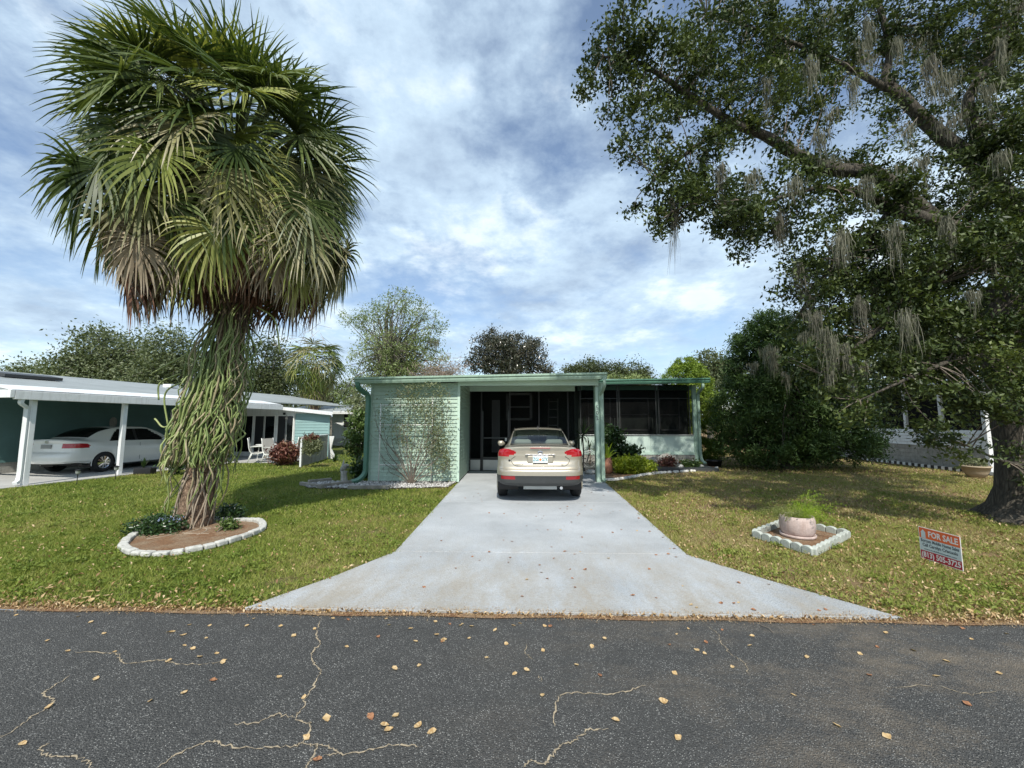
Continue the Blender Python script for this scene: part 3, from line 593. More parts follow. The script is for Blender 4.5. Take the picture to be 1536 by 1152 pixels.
V = [(o_.x+z_, o_.y+x_*.17+0, o_.z+y_*1.35) for x_, y_, z_ in WO.v]; V = [(o_.x+z_, o_.y+x_, o_.z+y_*1.35) for x_, y_, z_ in WO.v]; WO.v = V
t_ = WO.build('wall_ornament', 'stoneblock'); tag(t_, 'small oval cream plaque hanging on the dark teal carport wall', 'ornament')
# rear addition of the same house: glazed sunroom and pale teal end, facing the street
SR = thing('sunroom_addition', (-12, 19, 0), 'white glazed sunroom with pale teal siding end beyond the palm', 'house')
Y2 = 19.0; planks(SR, (-11.05+.02, Y2), (-9.38, Y2), .15, 2.05, .14, 'teal_light')
xr, xl = -9.36, -17.5
b = MB(); b.slab((xl, Y2-.35, 2.95), (xr+.3, Y2-.35, 2.07), (xr-1.2, Y2+2.6, 2.2), (xl, Y2+2.6, 2.95), .12); b.build('roof', 'white', SR)
def rz_(x): return 1.96+(xr+.35-x)*.105
b = MB(); b.add([(xl, Y2-.01, 0), (-11.05, Y2-.01, 0), (-11.05, Y2-.01, rz_(-11.05)), (xl, Y2-.01, rz_(xl)), (xl, Y2+.08, 0), (-11.05, Y2+.08, 0), (-11.05, Y2+.08, rz_(-11.05)), (xl, Y2+.08, rz_(xl))], [(0, 1, 2, 3), (7, 6, 5, 4), (3, 2, 6, 7), (0, 4, 5, 1), (0, 3, 7, 4), (1, 5, 6, 2)]); b.build('wall', 'white', SR)
b = MB(); b.add([(-11.05, Y2+.02, 1.9), (xr, Y2+.02, 1.9), (xr, Y2+.02, 2.0), (-11.05, Y2+.02, rz_(-11.05))], [(0, 1, 2, 3)]); b.build('gable_strip', 'white', SR)
b = MB(); b.prism([(-9.40, Y2-.03), (-9.34, Y2-.03), (-10.9, Y2+2.6), (-11.0, Y2+2.6)], 0, 1.98); b.build('side_wall', 'teal_light', SR)
x = -14.9
for i, (w_, op) in enumerate(((.55, 0), (.68, 1), (.5, 0), (.5, 1), (.55, 1), (.5, 0))):
    pass
for x0, x1, dark in ((-13.9, -13.1, 0), (-12.98, -12.55, 1), (-12.48, -12.02, 0), (-13.0, -13.0, 0), (-11.86, -11.48, 1), (-11.42, -11.12, 0), (-14.8, -14.0, 0)):
    if x1 <= x0: continue
    b = MB()
    for a in ((x0-.05, .22, x0, 1.92), (x1, .22, x1+.05, 1.92), (x0-.05, 1.92, x1+.05, 1.97), (x0-.05, .18, x1+.05, .22)): b.box((a[0], Y2-.06, a[1]), (a[2], Y2-.01, a[3]))
    f = b.build('sliding_panel', 'white_pipe', SR); b = MB(); b.box((x0, Y2-.035, .22), (x1, Y2-.03, 1.92)); b.build('pane', 'black' if dark else 'glass_dark', f)
b = MB(); b.box((-11.60, Y2-.10, 1.98), (-11.52, Y2-.02, 2.08)); b.build('wall_lamp', 'black', SR)
b = MB(); b.prism([(-16, 15.7), (-9.6, 16.1), (-9.5, 19), (-16, 19)], -.1, .02); b.build('patio', 'concrete', None, kind='structure')
# far white house
FH = thing('white_house', (-9, 28, 0), 'small white house with pale grey roof far behind the patio', 'house'); Y3 = 28.0
planks(FH, (-13.6, Y3), (-6.2, Y3), .5, 2.42, .2, 'white', proud=.01)
b = MB(); b.box((-13.6, Y3-.02, 0), (-6.2, Y3+.1, .5)); b.build('skirting', 'stonewhite', FH)
b = MB(); b.slab((-17.5, Y3-.45, 2.30), (-5.6, Y3-.45, 2.30), (-5.6, Y3+4, 3.05), (-17.5, Y3+4, 3.05), .06); b.build('roof', 'greyroof', FH)
b = MB(); b.box((-17.5, Y3-.51, 2.2), (-5.6, Y3-.46, 2.34)); b.build('fascia', 'white', FH)
for x0, x1 in ((-12.75, -12.25), (-11.05, -10.45), (-8.6, -8.0)):
    b = MB()
    for a in ((x0-.07, 1.2, x0, 2.25), (x1, 1.2, x1+.07, 2.25), (x0, 2.18, x1, 2.25), (x0, 1.2, x1, 1.27), (x0, 1.7, x1, 1.76)): b.box((a[0], Y3-.07, a[1]), (a[2], Y3-.01, a[3]))
    f = b.build('window', 'white', FH); b = MB(); b.box((x0, Y3-.04, 1.27), (x1, Y3-.03, 2.18)); b.build('pane', 'black', f)
for x in (-11.9, -9.2): b = MB(); b.box((x-.06, Y3-.95, 0), (x+.06, Y3-.85, 2.25)); b.build('post', 'white', FH)
# ================================================================== right neighbour: white porch house behind the oak
RH = thing('white_porch_house', (14.6, 13, 0), 'white sided porch house with dark screens behind the oak at right', 'house')
c0 = (14.45, 13.05); c1 = (15.1, 19.5); fr = (24, 13.05)
planks(RH, c1, c0, .78, 1.36, .115, 'white'); planks(RH, c0, fr, .66, 1.38, .14, 'white')
for (a, c_, nn_) in ((c1, c0, 0), (c0, fr, 1)):                     # split stone skirting
    A = Vector((*a, 0)); B = Vector((*c_, 0)); d = (B-A).normalized(); ln = min((B-A).length, 6.6); o_ = Vector((d.y, -d.x, 0)); hz = .78 if not nn_ else .66
    for r_ in range(5):
        h_ = hz/5; s_ = (.2 if r_ % 2 else 0)
        while s_ < ln-.05:
            w_ = min(random.uniform(.38, .52), ln-s_); q = A+d*(s_+.005); q2 = A+d*(s_+w_-.005); k = o_*random.uniform(.0, .012); b = MB()
            b.prism([((q+k).x, (q+k).y), ((q2+k).x, (q2+k).y), ((q2-o_*.05).x, (q2-o_*.05).y), ((q-o_*.05).x, (q-o_*.05).y)], r_*h_+.004, (r_+1)*h_-.004); b.build('skirting_stone', 'stonewhite' if nn_ else 'stoneblock', RH); s_ += w_
b = MB(); b.prism([(14.46, 13.1), (23.9, 13.1), (23.9, 24), (15.6, 24)], .0, .6); b.build('floor_body', 'grey', RH)
for t_ in (0, .23, .46, .69, 1): x = c0[0]+(c1[0]-c0[0])*t_; y = c0[1]+(c1[1]-c0[1])*t_; b = MB(); b.box((x-.05, y-.05, .0 if t_ == 0 else 1.37), (x+.05, y+.05, 2.95)); b.build('post', 'white', RH)
for x in (15.9, 17.4, 18.9): b = MB(); b.box((x-.05, 13.0, 1.39), (x+.05, 13.1, 2.95)); b.build('post', 'white', RH)
b = MB(); b.box((14.30, 12.93, .05), (14.42, 13.05, 2.9)); b.build('downspout', 'white', RH, bevel=.01)
b = MB(); b.prism([(14.5, 13.08), (24, 13.08), (24, 13.085), (14.51, 13.085), (15.14, 19.5), (15.135, 19.5)], 1.37, 2.9); b.build('screen', 'screen', RH)
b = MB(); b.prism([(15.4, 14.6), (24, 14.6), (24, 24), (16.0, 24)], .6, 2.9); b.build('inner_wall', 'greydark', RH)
b = MB(); b.slab((14.0, 12.5, 2.95), (24.5, 12.5, 2.95), (24.5, 24, 3.5), (15.2, 24, 3.5), .12); b.build('roof', 'white', RH)
RW = thing('low_bed_border', (14.0, 15, 0), 'low black and white block border running along the white porch house', 'border')
A = Vector((14.15, 12.35, 0)); B = Vector((14.55, 18.2, 0)); n = 46
for i in range(n):
    p = A+(B-A)*(i/n); q = A+(B-A)*((i+.94)/n); b = MB(); b.bar(p+Vector((0, 0, .07)), q+Vector((0, 0, .07)), .06, .10); b.build('border_block', 'white' if i % 2 else 'black', RW)
# low planter wall end near the cedar
# ================================================================== saloon cars as dense lofted shells
def superimp(tab, ys):
    """smooth interpolation of a station table"""
    tab = np.array(tab, float); y = tab[:, 0]; out = np.empty((len(ys), tab.shape[1])); out[:, 0] = ys
    m = np.gradient(tab[:, 1:], y, axis=0); k = np.clip(np.searchsorted(y, ys)-1, 0, len(y)-2)
    h = (y[k+1]-y[k])[:, None]; t = ((ys-y[k])[:, None]/h); a, b_ = tab[k, 1:], tab[k+1, 1:]
    out[:, 1:] = (2*t**3-3*t**2+1)*a+(t**3-2*t**2+t)*h*m[k]+(-2*t**3+3*t**2)*b_+(t**3-t**2)*h*m[k+1]; return out
def car(loc, rz, label, paintmat, glass, tab, rear, front, axles, lamp, dark, name, refl=None, group=None, plate='', spokes=5, lower_trim=.55):
    o = thing(name, loc, label, 'car', group, rz, local=True)
    ys = np.concatenate([np.linspace(tab[0][0], tab[-1][0], 120)]); S = superimp(tab, ys)
    def ring(s):
        y, zb, ws, wm, wb, zbt, wr, zr, zt = s
        K = [(0, zb), (ws*.55, zb), (ws*.96, zb+.01), (ws+.02, zb+.05), (wm-.012, .42), (wm, .62), (wm-.018, .78), (wb+.035, zbt-.07), (wb, zbt), (wr+(wb-wr)*.45, zbt+(zr-zbt)*.5), (wr, zr), (wr*.86, zr+(zt-zr)*.55), (wr*.5, zt-(zt-zr)*.12), (0, zt)]
        return catmull([(a, b_, 0) for a, b_ in K], 6)[:, :2]
    RG = [ring(s) for s in S]; J = len(RG[0])
    rows = []
    rz_t = np.array(rear); fz_t = np.array(front); kk = np.concatenate([np.linspace(0, .8, 22), np.linspace(.83, .985, 8)])
    for k in kk:
        g = RG[0]; y0 = np.interp(g[:, 1], rz_t[:, 0], rz_t[:, 1]); rows.append(np.stack([g[:, 0]*k, y0+(tab[0][0]-y0)*(.24*k**2.4+.76*k**11), g[:, 1]], 1))
    for s, g in zip(S, RG): rows.append(np.stack([g[:, 0], np.full(J, s[0]), g[:, 1]], 1))
    for k in kk[::-1]:
        g = RG[-1]; y0 = np.interp(g[:, 1], fz_t[:, 0], fz_t[:, 1]); rows.append(np.stack([g[:, 0]*k, y0+(tab[-1][0]-y0)*(.45*k**2.4+.55*k**9), g[:, 1]], 1))
    P = np.array(rows); M = P.copy(); M[:, :, 0] *= -1; Pf = np.concatenate([P, M[:, -2:0:-1]], 1); I, JJ = Pf.shape[:2]
    V = Pf.reshape(-1, 3); ii, jj = np.meshgrid(np.arange(I-1), np.arange(JJ), indexing='ij'); j2 = (jj+1) % JJ
    F = np.stack([ii*JJ+jj, ii*JJ+j2, (ii+1)*JJ+j2, (ii+1)*JJ+jj], -1).reshape(-1, 4); C = V[F].mean(1)
    x, y, z = np.abs(C[:, 0]), C[:, 1], C[:, 2]
    St = superimp(tab, np.clip(y, tab[0][0], tab[-1][0])); wb, zbt, wr, zr, zt = St[:, 4], St[:, 5], St[:, 6], St[:, 7], St[:, 8]
    arch = np.zeros(len(C), bool)
    for ya in axles: arch |= (np.hypot(y-ya, z-.30) < .365) & (x > .55)
    W = dark['win']
    rearw = (y > W[0]) & (y < W[1]) & (x < wr*.985-.02) & (z > zr-.002-.0*y) & (z > W[4])
    wind = (y > W[2]) & (y < W[3]) & (x < wr*.95) & (z > zr-.004)
    tt = (z-zbt)/(zr-zbt+1e-6)
    side = (tt > .10) & (tt < .92) & (x > wr+.004) & (y > W[5]+(z-zbt)*.9) & (y < W[6]-(z-zbt)*1.75) & (z > zbt+.02)
    lampm = lamp(x, y, z); trim = (z < lower_trim+.0*x) & (y < .62) & ~arch if lower_trim else np.zeros(len(C), bool)
    low = (z < .235)
    cls = np.zeros(len(C), int); cls[trim | low] = 1; cls[rearw] = 2; cls[wind] = 3; cls[side] = 4; cls[lampm] = 5; cls[arch] = 9
    if refl: cls[refl(x, y, z)] = 7
    pil = side & (np.abs(y-dark['pillar']) < .045); cls[pil] = 6
    # rubber and shade band framing the rear window
    V = V-np.array([0, axles[0]+1.3, 0])
    def sub(c, nm, mat, push=0.0, smooth=True, extra=None):
        m_ = cls == c if extra is None else extra; f = F[m_]
        if not len(f): return
        u, inv = np.unique(f, return_inverse=True); me = setmesh(nm, V[u], inv.reshape(-1, 4), mat, smooth)
        return link(nm, me, o)
    sub(0, 'body', paintmat); sub(1, 'lower_trim', 'greydark')
    if refl: [sub(7, 'rear_reflector', 'red_dark', extra=(cls == 7) & (C[:, 0]*sg_ > 0)) for sg_ in (-1, 1)]
    sub(2, 'rear_window', glass); sub(3, 'windscreen', glass); [sub(4, 'side_window', glass, extra=(cls == 4) & (C[:, 0]*sg_ > 0)) for sg_ in (-1, 1)]
    for sgn in (-1, 1): sub(5, 'tail_light', 'red_lamp', extra=(cls == 5) & (C[:, 0]*sgn > 0))
    [sub(6, 'window_pillar', 'black', extra=(cls == 6) & (C[:, 0]*sg_ > 0)) for sg_ in (-1, 1)]
    y_ = lambda v: v-axles[0]-1.3
    b = MB(); b.box((-.74, y_(.5), .26), (.74, y_(4.0), .34)); b.box((-.62, y_(.3), .30), (.62, y_(3.4), .5)); b.build('underbody', 'black', o, local=True)
    b = MB(); b.box((-.68, y_(.62), .5), (.68, y_(1.05), 1.0)); b.build('parcel_shelf', 'greydark', o, local=True)
    for sx_ in (-.36, .36):
        b = MB(); b.box((sx_-.23, y_(1.9), .5), (sx_+.23, y_(2.08), 1.14)); b.build('front_seat', 'seat', o, bevel=.05, local=True)
        b = MB(); b.box((sx_-.14, y_(1.9), 1.16), (sx_+.14, y_(2.0), 1.30)); b.build('headrest', 'seat', o, bevel=.04, local=True)
        b = MB(); b.box((sx_-.20, y_(1.16), .9), (sx_+.20, y_(1.28), 1.22)); b.build('rear_headrest', 'seat', o, bevel=.06, local=True)
    b = MB(); b.box((-.62, y_(1.18), .5), (.62, y_(1.36), 1.06)); b.build('rear_seat', 'seat', o, bevel=.05, local=True)
    b = MB(); b.box((-.7, y_(3.0), .6), (.7, y_(3.6), .93)); b.build('dashboard', 'greydark', o, bevel=.04, local=True)
    for ya in axles:
        for sg in (-1, 1):
            wx = sg*.80
            b = MB(); R0, R1, wd = .318, .205, .105; n = 40; V_ = []; prof = [(-wd, R1), (-wd, R0-.05), (-wd+.02, R0-.01), (-wd+.05, R0), (wd-.05, R0), (wd-.02, R0-.01), (wd, R0-.05), (wd, R1), (wd-.03, R1-.01), (-wd+.03, R1-.01)]; m = len(prof)
            for a, r in prof: V_ += [(wx+a, y_(ya)+r*math.cos(q*2*PI/n), R0+r*math.sin(q*2*PI/n)) for q in range(n)]
            b.add(V_, [(i*n+j, i*n+(j+1) % n, ((i+1) % m)*n+(j+1) % n, ((i+1) % m)*n+j) for i in range(m) for j in range(n)])
            ty = b.build('tyre', 'rubber', o, True, local=True)
            b = MB(); xo = wx+sg*.07
            for q in range(spokes):
                a = q*2*PI/spokes+.2
                for da in (-.10, .10):
                    b.bar((xo+sg*.012, y_(ya)+.03*math.cos(a), R0+.03*math.sin(a)), (xo, y_(ya)+.195*math.cos(a+da), R0+.195*math.sin(a+da)), .03, .026, up=(1, 0, 0))
            for rr in (.196,):
                nn = 36; pts = [(xo, y_(ya)+rr*math.cos(q*2*PI/nn), R0+rr*math.sin(q*2*PI/nn)) for q in range(nn+1)]; b.tube(pts, .016, 6, False)
            b.tube([(xo-sg*.02, y_(ya), R0), (xo+sg*.02, y_(ya), R0)], .045, 12); b.build('rim', 'chrome', ty, local=True)
            b = MB(); b.tube([(wx-sg*.22, y_(ya), R0), (wx-sg*.02, y_(ya), R0)], .19, 20); b.build('brake_disc', 'black', ty, local=True)
            b = MB(); pts = [(sg*.895*dark.get('aw', 1), y_(ya)+.368*math.cos(q), .30+.368*math.sin(q)) for q in np.linspace(-.22, PI+.22, 26)]; b.tube(pts, .012, 6); b.build('wheel_arch', 'black' if 0 else paintmat, o, True, local=True)
            b = MB(); pts = [(sg*q_, y_(ya)+.37*math.cos(q), .30+.37*math.sin(q)) for q_ in (.45, .88) for q in np.linspace(-.3, PI+.3, 20)]
            b.add(pts, [(i, i+1, 21+i, 20+i) for i in range(19)]); b.build('wheel_well', 'black', o, local=True)
    for sg in (-1, 1):                                           # door mirrors
        b = MB(); zz = dark['mz']; b.tube([(sg*.86, y_(3.02), zz), (sg*.93, y_(3.03), zz+.02), (sg*1.02, y_(3.0), zz+.02), (sg*1.045, y_(2.99), zz+.01)], [.03, .075, .07, .02], 12); b.build('mirror', paintmat, o, True, local=True)
    def rs(xx, zz):
        g = RG[0]; h = len(g)//8; k = min(1, abs(xx)/max(.05, np.interp(zz, g[12:, 1], g[12:, 0]) if zz > 0 else 1)); y0 = np.interp(zz, rz_t[:, 0], rz_t[:, 1]); return y_(y0+(tab[0][0]-y0)*(.24*k**2.4+.76*k**11))
    return o, y_, rs
FT = [(.34, .34, .80, .885, .83, 1.045, .70, 1.10, 1.125), (.62, .30, .83, .905, .82, 1.02, .655, 1.115, 1.145), (1.0, .18, .84, .91, .81, .99, .61, 1.275, 1.325), (1.45, .18, .84, .91, .80, .985, .585, 1.395, 1.45),
      (2.1, .18, .84, .91, .80, .975, .575, 1.425, 1.485), (2.7, .18, .84, .91, .80, .965, .575, 1.39, 1.445), (3.1, .18, .84, .91, .79, .955, .60, 1.24, 1.28), (3.55, .18, .84, .90, .77, .93, .64, 1.01, 1.04), (4.0, .20, .83, .88, .72, .86, .58, .92, .95), (4.28, .22, .80, .85, .68, .80, .52, .85, .88)]
FR = [(.28, .16), (.35, .07), (.40, .035), (.47, .02), (.53, .012), (.55, 0), (.63, -.005), (.665, .005), (.69, .05), (.74, .065), (.78, .075), (.82, .10), (.86, .105), (.93, .095), (.97, .10), (1.04, .095), (1.085, .07), (1.11, .065), (1.13, .11), (1.2, .2)]
FF = [(.2, 4.35), (.4, 4.52), (.6, 4.53), (.8, 4.42), (.95, 4.3)]
def lampF(x, y, z): u = np.clip((x-.49)/.15, 0, 1); return (x > .47) & (y < .52) & (z > 1.0-.07*np.sqrt(u)) & (z < 1.0+.072*np.sqrt(u)) & (z < 1.075)
fc, fy, frs = car((0.31, 8.06+.96+1.3, .012), R(0), 'champagne metallic saloon car parked at the mouth of the carport, seen from behind', 'champagne', 'glass_car', FT, FR, FF, (.96, 3.61), lampF, dict(win=(.60, 1.42, 2.82, 3.48, 1.10, 1.15, 3.36), pillar=2.12, mz=1.02), 'parked_car', lambda x, y, z: (x > .50+.6*np.abs(z-.51)) & (x < .80) & (y < .4) & (z > .475) & (z < .545), 'cars parked under the carports')
def fpart(b, nm, mat, par=None, **k): return b.build(nm, mat, par or fc, local=True, **k)
b = MB(); b.tube([(-.2, fy(.06), 1.092), (0, fy(.052), 1.095), (.2, fy(.06), 1.092)], .011, 6); fpart(b, 'brake_lamp', 'red_dark')
b = MB(); pts = [(.048*math.cos(t_), fy(.085), 1.005+.02*math.sin(t_)) for t_ in np.linspace(0, 2*PI, 20)]; b.tube(pts, .007, 5, False); b.box((-.035, fy(.084), .998), (.035, fy(.09), 1.012)); fpart(b, 'oval_badge', 'chrome')
b = MB(); b.box((-.30, fy(.055), .952), (.30, fy(.12), .972)); fpart(b, 'handle_strip', 'chrome', bevel=.004)
b = MB(); b.box((-.26, fy(.070), .795), (.26, fy(.1), .945)); fpart(b, 'plate_holder', 'champagne', bevel=.03)
b = MB(); b.box((-.152, fy(.055), .80), (.152, fy(.068), .945)); pl = fpart(b, 'number_plate', 'platewhite', bevel=.004)
b = MB(); b.box((-.156, fy(.050), .797), (.156, fy(.054), .806)); b.box((-.156, fy(.050), .939), (.156, fy(.054), .948)); fpart(b, 'plate_frame', 'chrome', pl)
TX = Matrix.Rotation(PI/2, 4, 'X')
text_mesh('ZGI', .10, 'print_teal', pl, Matrix.Translation((-.088, fy(.051), .868)) @ TX, width=.115, bold=.0015)
text_mesh('G7X', .10, 'print_teal', pl, Matrix.Translation((.088, fy(.051), .868)) @ TX, width=.115, bold=.0015)
b = MB(); b.tube([(0, fy(.056), .868), (0, fy(.050), .868)], .024, 12); fpart(b, 'plate_emblem', 'print_orange', pl)
for u in (-.36, .31):
    pass
P_ = catmull([(x, 0, z) for x, z in ((-.50, .925), (-.585, .86), (-.56, .79), (-.48, .735), (-.3, .722), (0, .72), (.3, .722), (.48, .735), (.56, .79), (.585, .86), (.50, .925))], 6)
for p in P_: p[1] = frs(p[0], p[2])-.001
b = MB(); b.tube(P_, .005, 5); fpart(b, 'boot_lid_gap', 'black')
for zz_, xx_ in ((.548, .86), (.675, .87)):
    P_ = np.array([(x, frs(x, zz_)-.001, zz_) for x in np.linspace(-xx_*.93, xx_*.93, 30)]); b = MB(); b.tube(P_, .0035, 4); fpart(b, 'bumper_crease', 'greydark')
text_mesh('FOCUS', .05, 'chrome', fc, Matrix.Translation((-.42, frs(.42, .76)-.006, .76)) @ TX, 'badge'); text_mesh('SE', .045, 'chrome', fc, Matrix.Translation((.44, frs(.42, .76)-.006, .76)) @ TX, 'badge')
b = MB(); b.tube([(-.62, frs(.62, .84)+.01, .84), (-.62, frs(.62, .84)-.006, .84)], .022, 12); fpart(b, 'key_badge', 'black')
b = MB(); b.box((-.34, fy(.22), .255), (.34, fy(.48), .33)); fpart(b, 'silencer', 'alu', bevel=.01)
b = MB(); b.tube([(.42, fy(.45), .30), (.42, fy(.16), .295)], .03, 12); fpart(b, 'exhaust_pipe', 'chrome')
b = MB(); b.add([(-.02, fy(1.45), 1.45), (.02, fy(1.45), 1.45), (.012, fy(1.62), 1.465), (-.012, fy(1.62), 1.465), (0, fy(1.47), 1.535)], [(0, 1, 4), (1, 2, 4), (2, 3, 4), (3, 0, 4), (0, 3, 2, 1)]); fpart(b, 'roof_aerial', 'black')
b = MB(); P_ = [(x, fy(.655)+.02*(1-(x/.6)**2)*-1, 1.150-.02*abs(x)**2) for x in np.linspace(-.61, .61, 14)]; b.tube(P_, .008, 5); fpart(b, 'window_seal', 'black')
b = MB(); b.tube([(0, fy(.75), 1.2), (.26, fy(.74), 1.175)], .007, 5); fpart(b, 'wiper', 'black') if 0 else None
for sg in (-1, 1):
    b = MB(); b.tube([(sg*.56, fy(1.36), 1.425), (sg*.565, fy(2.0), 1.468), (sg*.565, fy(2.7), 1.43)], .008, 5); fpart(b, 'roof_channel', 'black')
# white saloon under the left carport
WT = [(a[0]*1.0, a[1], a[2]*.985, a[3]*.985, a[4]*.985, a[5]-.02, a[6], a[7]-.01+(.0 if a[0] > .9 else -.03), a[8]-.01+(0 if a[0] > .9 else -.03)) for a in FT]
WR_ = [(.20, .14), (.30, .05), (.42, 0), (.55, 0), (.64, .03), (.70, .09), (.80, .10), (.95, .12), (1.04, .10), (1.08, .12), (1.2, .2)]
def lampW(x, y, z): return (x > .50) & (y < .60-.9*abs(z-.87)) & (z > .80) & (z < .945)
wc, wy, wrs = car((-14.58, 14.15, .014), R(-2), 'white saloon car with dark tinted windows parked under the left neighbour carport', 'carwhite', 'glass_tint', WT, WR_, FF, (1.02, 3.67), lampW, dict(win=(.72, 1.42, 2.82, 3.48, 1.10, 1.20, 3.38), pillar=2.15, mz=1.0, aw=.985), 'parked_car', None, 'cars parked under the carports', spokes=10, lower_trim=.27)
b = MB(); b.box((-.17, wy(.085), .80), (.17, wy(.10), .92)); b.build('number_plate', 'grey', wc, local=True)
b = MB(); b.tube([(0, wy(.10), 1.0), (0, wy(.085), 1.0)], .05, 16); b.build('round_badge', 'chrome', wc, local=True)
for sg in (-1, 1):
    for y0, y1 in ((1.42, 1.58), (2.32, 2.48)): b = MB(); b.bar((sg*.895, wy(y0), .86), (sg*.895, wy(y1), .86), .02, .02); b.build('door_handle', 'carwhite', wc, local=True)
    for yy in (1.42, 2.18, 3.12): b = MB(); b.bar((sg*.891, wy(yy), .32), (sg*.872, wy(yy+(.1 if yy > 3 else 0)), .9), .006, .006); b.build('door_gap', 'black', wc, local=True)
# ================================================================== the big fan palm
def frond_mesh(name, p0, az, el, Lp, Lb, bend, droop, segs, mat, parent, wid=.046, fan=118, tint0=0, roll=0, secs=6, pet=True, rng=RNG, parts=None):
    d = np.array([math.cos(az)*math.cos(el), math.sin(az)*math.cos(el), math.sin(el)]); pts = [np.array(p0, float)]; up = np.array([0, 0, 1.]); side = np.array([-math.sin(az), math.cos(az), 0])
    n = 5
    for i in range(n):
        e = el-bend*(i/n); d = np.array([math.cos(az)*math.cos(e), math.sin(az)*math.cos(e), math.sin(e)]); pts.append(pts[-1]+d*Lp/n)
    hub = pts[-1]; be = e-R(np.interp(math.degrees(el), [-60, -30, 0, 45, 86], [10, 62, 66, 56, 24])+rng.normal()*9); d = np.array([math.cos(az)*math.cos(be), math.sin(az)*math.cos(be), math.sin(be)])
    nrm = np.cross(side, d); nrm /= np.linalg.norm(nrm)
    if nrm[2] < 0: nrm = -nrm
    c_, s_ = math.cos(roll), math.sin(roll); side, nrm = side*c_+nrm*s_, nrm*c_-side*s_
    ph = np.linspace(-R(fan), R(fan), segs)+rng.normal(size=segs)*.03; V = []; F = []; T = []
    t = np.linspace(0, 1, secs); base = rng.random()*.45
    for k, a in enumerate(ph):
        L_ = Lb*(.72+.28*math.cos(a*.8))*rng.uniform(.9, 1.05); dd = d*math.cos(a)+side*math.sin(a)+nrm*.28*abs(math.sin(a)); dd /= np.linalg.norm(dd)
        g = droop*rng.uniform(.7, 1.35); step = L_/(secs-1); p = hub.copy()+d*.05*math.cos(a); cur = dd.copy(); path = [p.copy()]
        for q in range(1, secs):
            cur = cur+np.array([0, 0, -1])*g*(q/secs)**1.6+rng.normal(size=3)*.03; cur /= np.linalg.norm(cur); p = p+cur*step; path.append(p.copy())
        path = np.array(path); wv = np.cross(dd, nrm); wv /= np.linalg.norm(wv); tw = (.6 if k % 2 else -.6); wv = wv*math.cos(tw)+nrm*math.sin(tw)
        W = wid*np.interp(t, [0, .3, .6, 1], [.12, 1, .62, .06])[:, None]/2; b0 = len(V)*1
        V += list(path-wv*W)+list(path+wv*W); F += [(b0+i, b0+i+1, b0+secs+i+1, b0+secs+i) for i in range(secs-1)]; T += [min(1, max(0, base+rng.uniform(0, .25)+(0, 0, .05, .14, .3)[min(4, i)]*(.45 if el > .5 else 1))) for i in range(secs-1)]
    org = np.array(ORG[parent.name]); fr = link(name, setmesh(name, np.array(V)-org, np.array(F), mat, False, T), parent)
    if pet: b = MB(); b.tube(pts, np.linspace(.022, .011, n+1)*(wid/.03), 5); b.build('petiole', 'petiole' if mat in ('fr_green', 'fr_yellow') else 'boot', fr, True)
    return fr
PB = gp(303, 790); PALM = thing('fan_palm', PB, 'huge shaggy fan palm with grey dead skirt and cactus wrapped trunk on the left lawn', 'palm tree')
def ptr(z):                                          # trunk axis
    px = np.interp(z, [0, .6, 1.2, 2.4, 3.4, 4.6, 5.8], [303, 308, 316, 333, 338, 332, 320]); v = at(px, 600, PB.y); return np.array([v.x, PB.y+.02*z, z])
zs = np.linspace(-.05, 5.9, 40); b = MB(); b.tube([ptr(z) for z in zs], [np.interp(z, [0, .15, .5, 1.5, 2.8, 3.8, 5, 5.9], [.27, .225, .205, .19, .19, .21, .30, .18])*(1+.05*math.sin(z*23)) for z in zs], 18); b.build('trunk', 'palm_trunk', PALM, True)
b = MB()
for k in range(330):                                 # old leaf bases and hanging fibre
    z = random.uniform(3.1, 5.8); a = random.uniform(0, 2*PI); c = ptr(z); r = np.interp(z, [3.1, 3.8, 5, 5.8], [.17, .2, .3, .25]); L_ = random.uniform(.2, .65); out = random.uniform(.1, .5)
    p = c+np.array([math.cos(a)*r, math.sin(a)*r, 0]); q = p+np.array([math.cos(a)*out*L_, math.sin(a)*out*L_, L_*(random.uniform(.2, .8) if random.random() < .45 else -random.uniform(.5, 1))]); b.tube([p, (p+q)/2+np.array([math.cos(a)*.05, math.sin(a)*.05, 0]), q], [.02, .014, .004], 4)
b.build('leaf_bases', 'boot', PALM, kind='stuff')
NF = 215
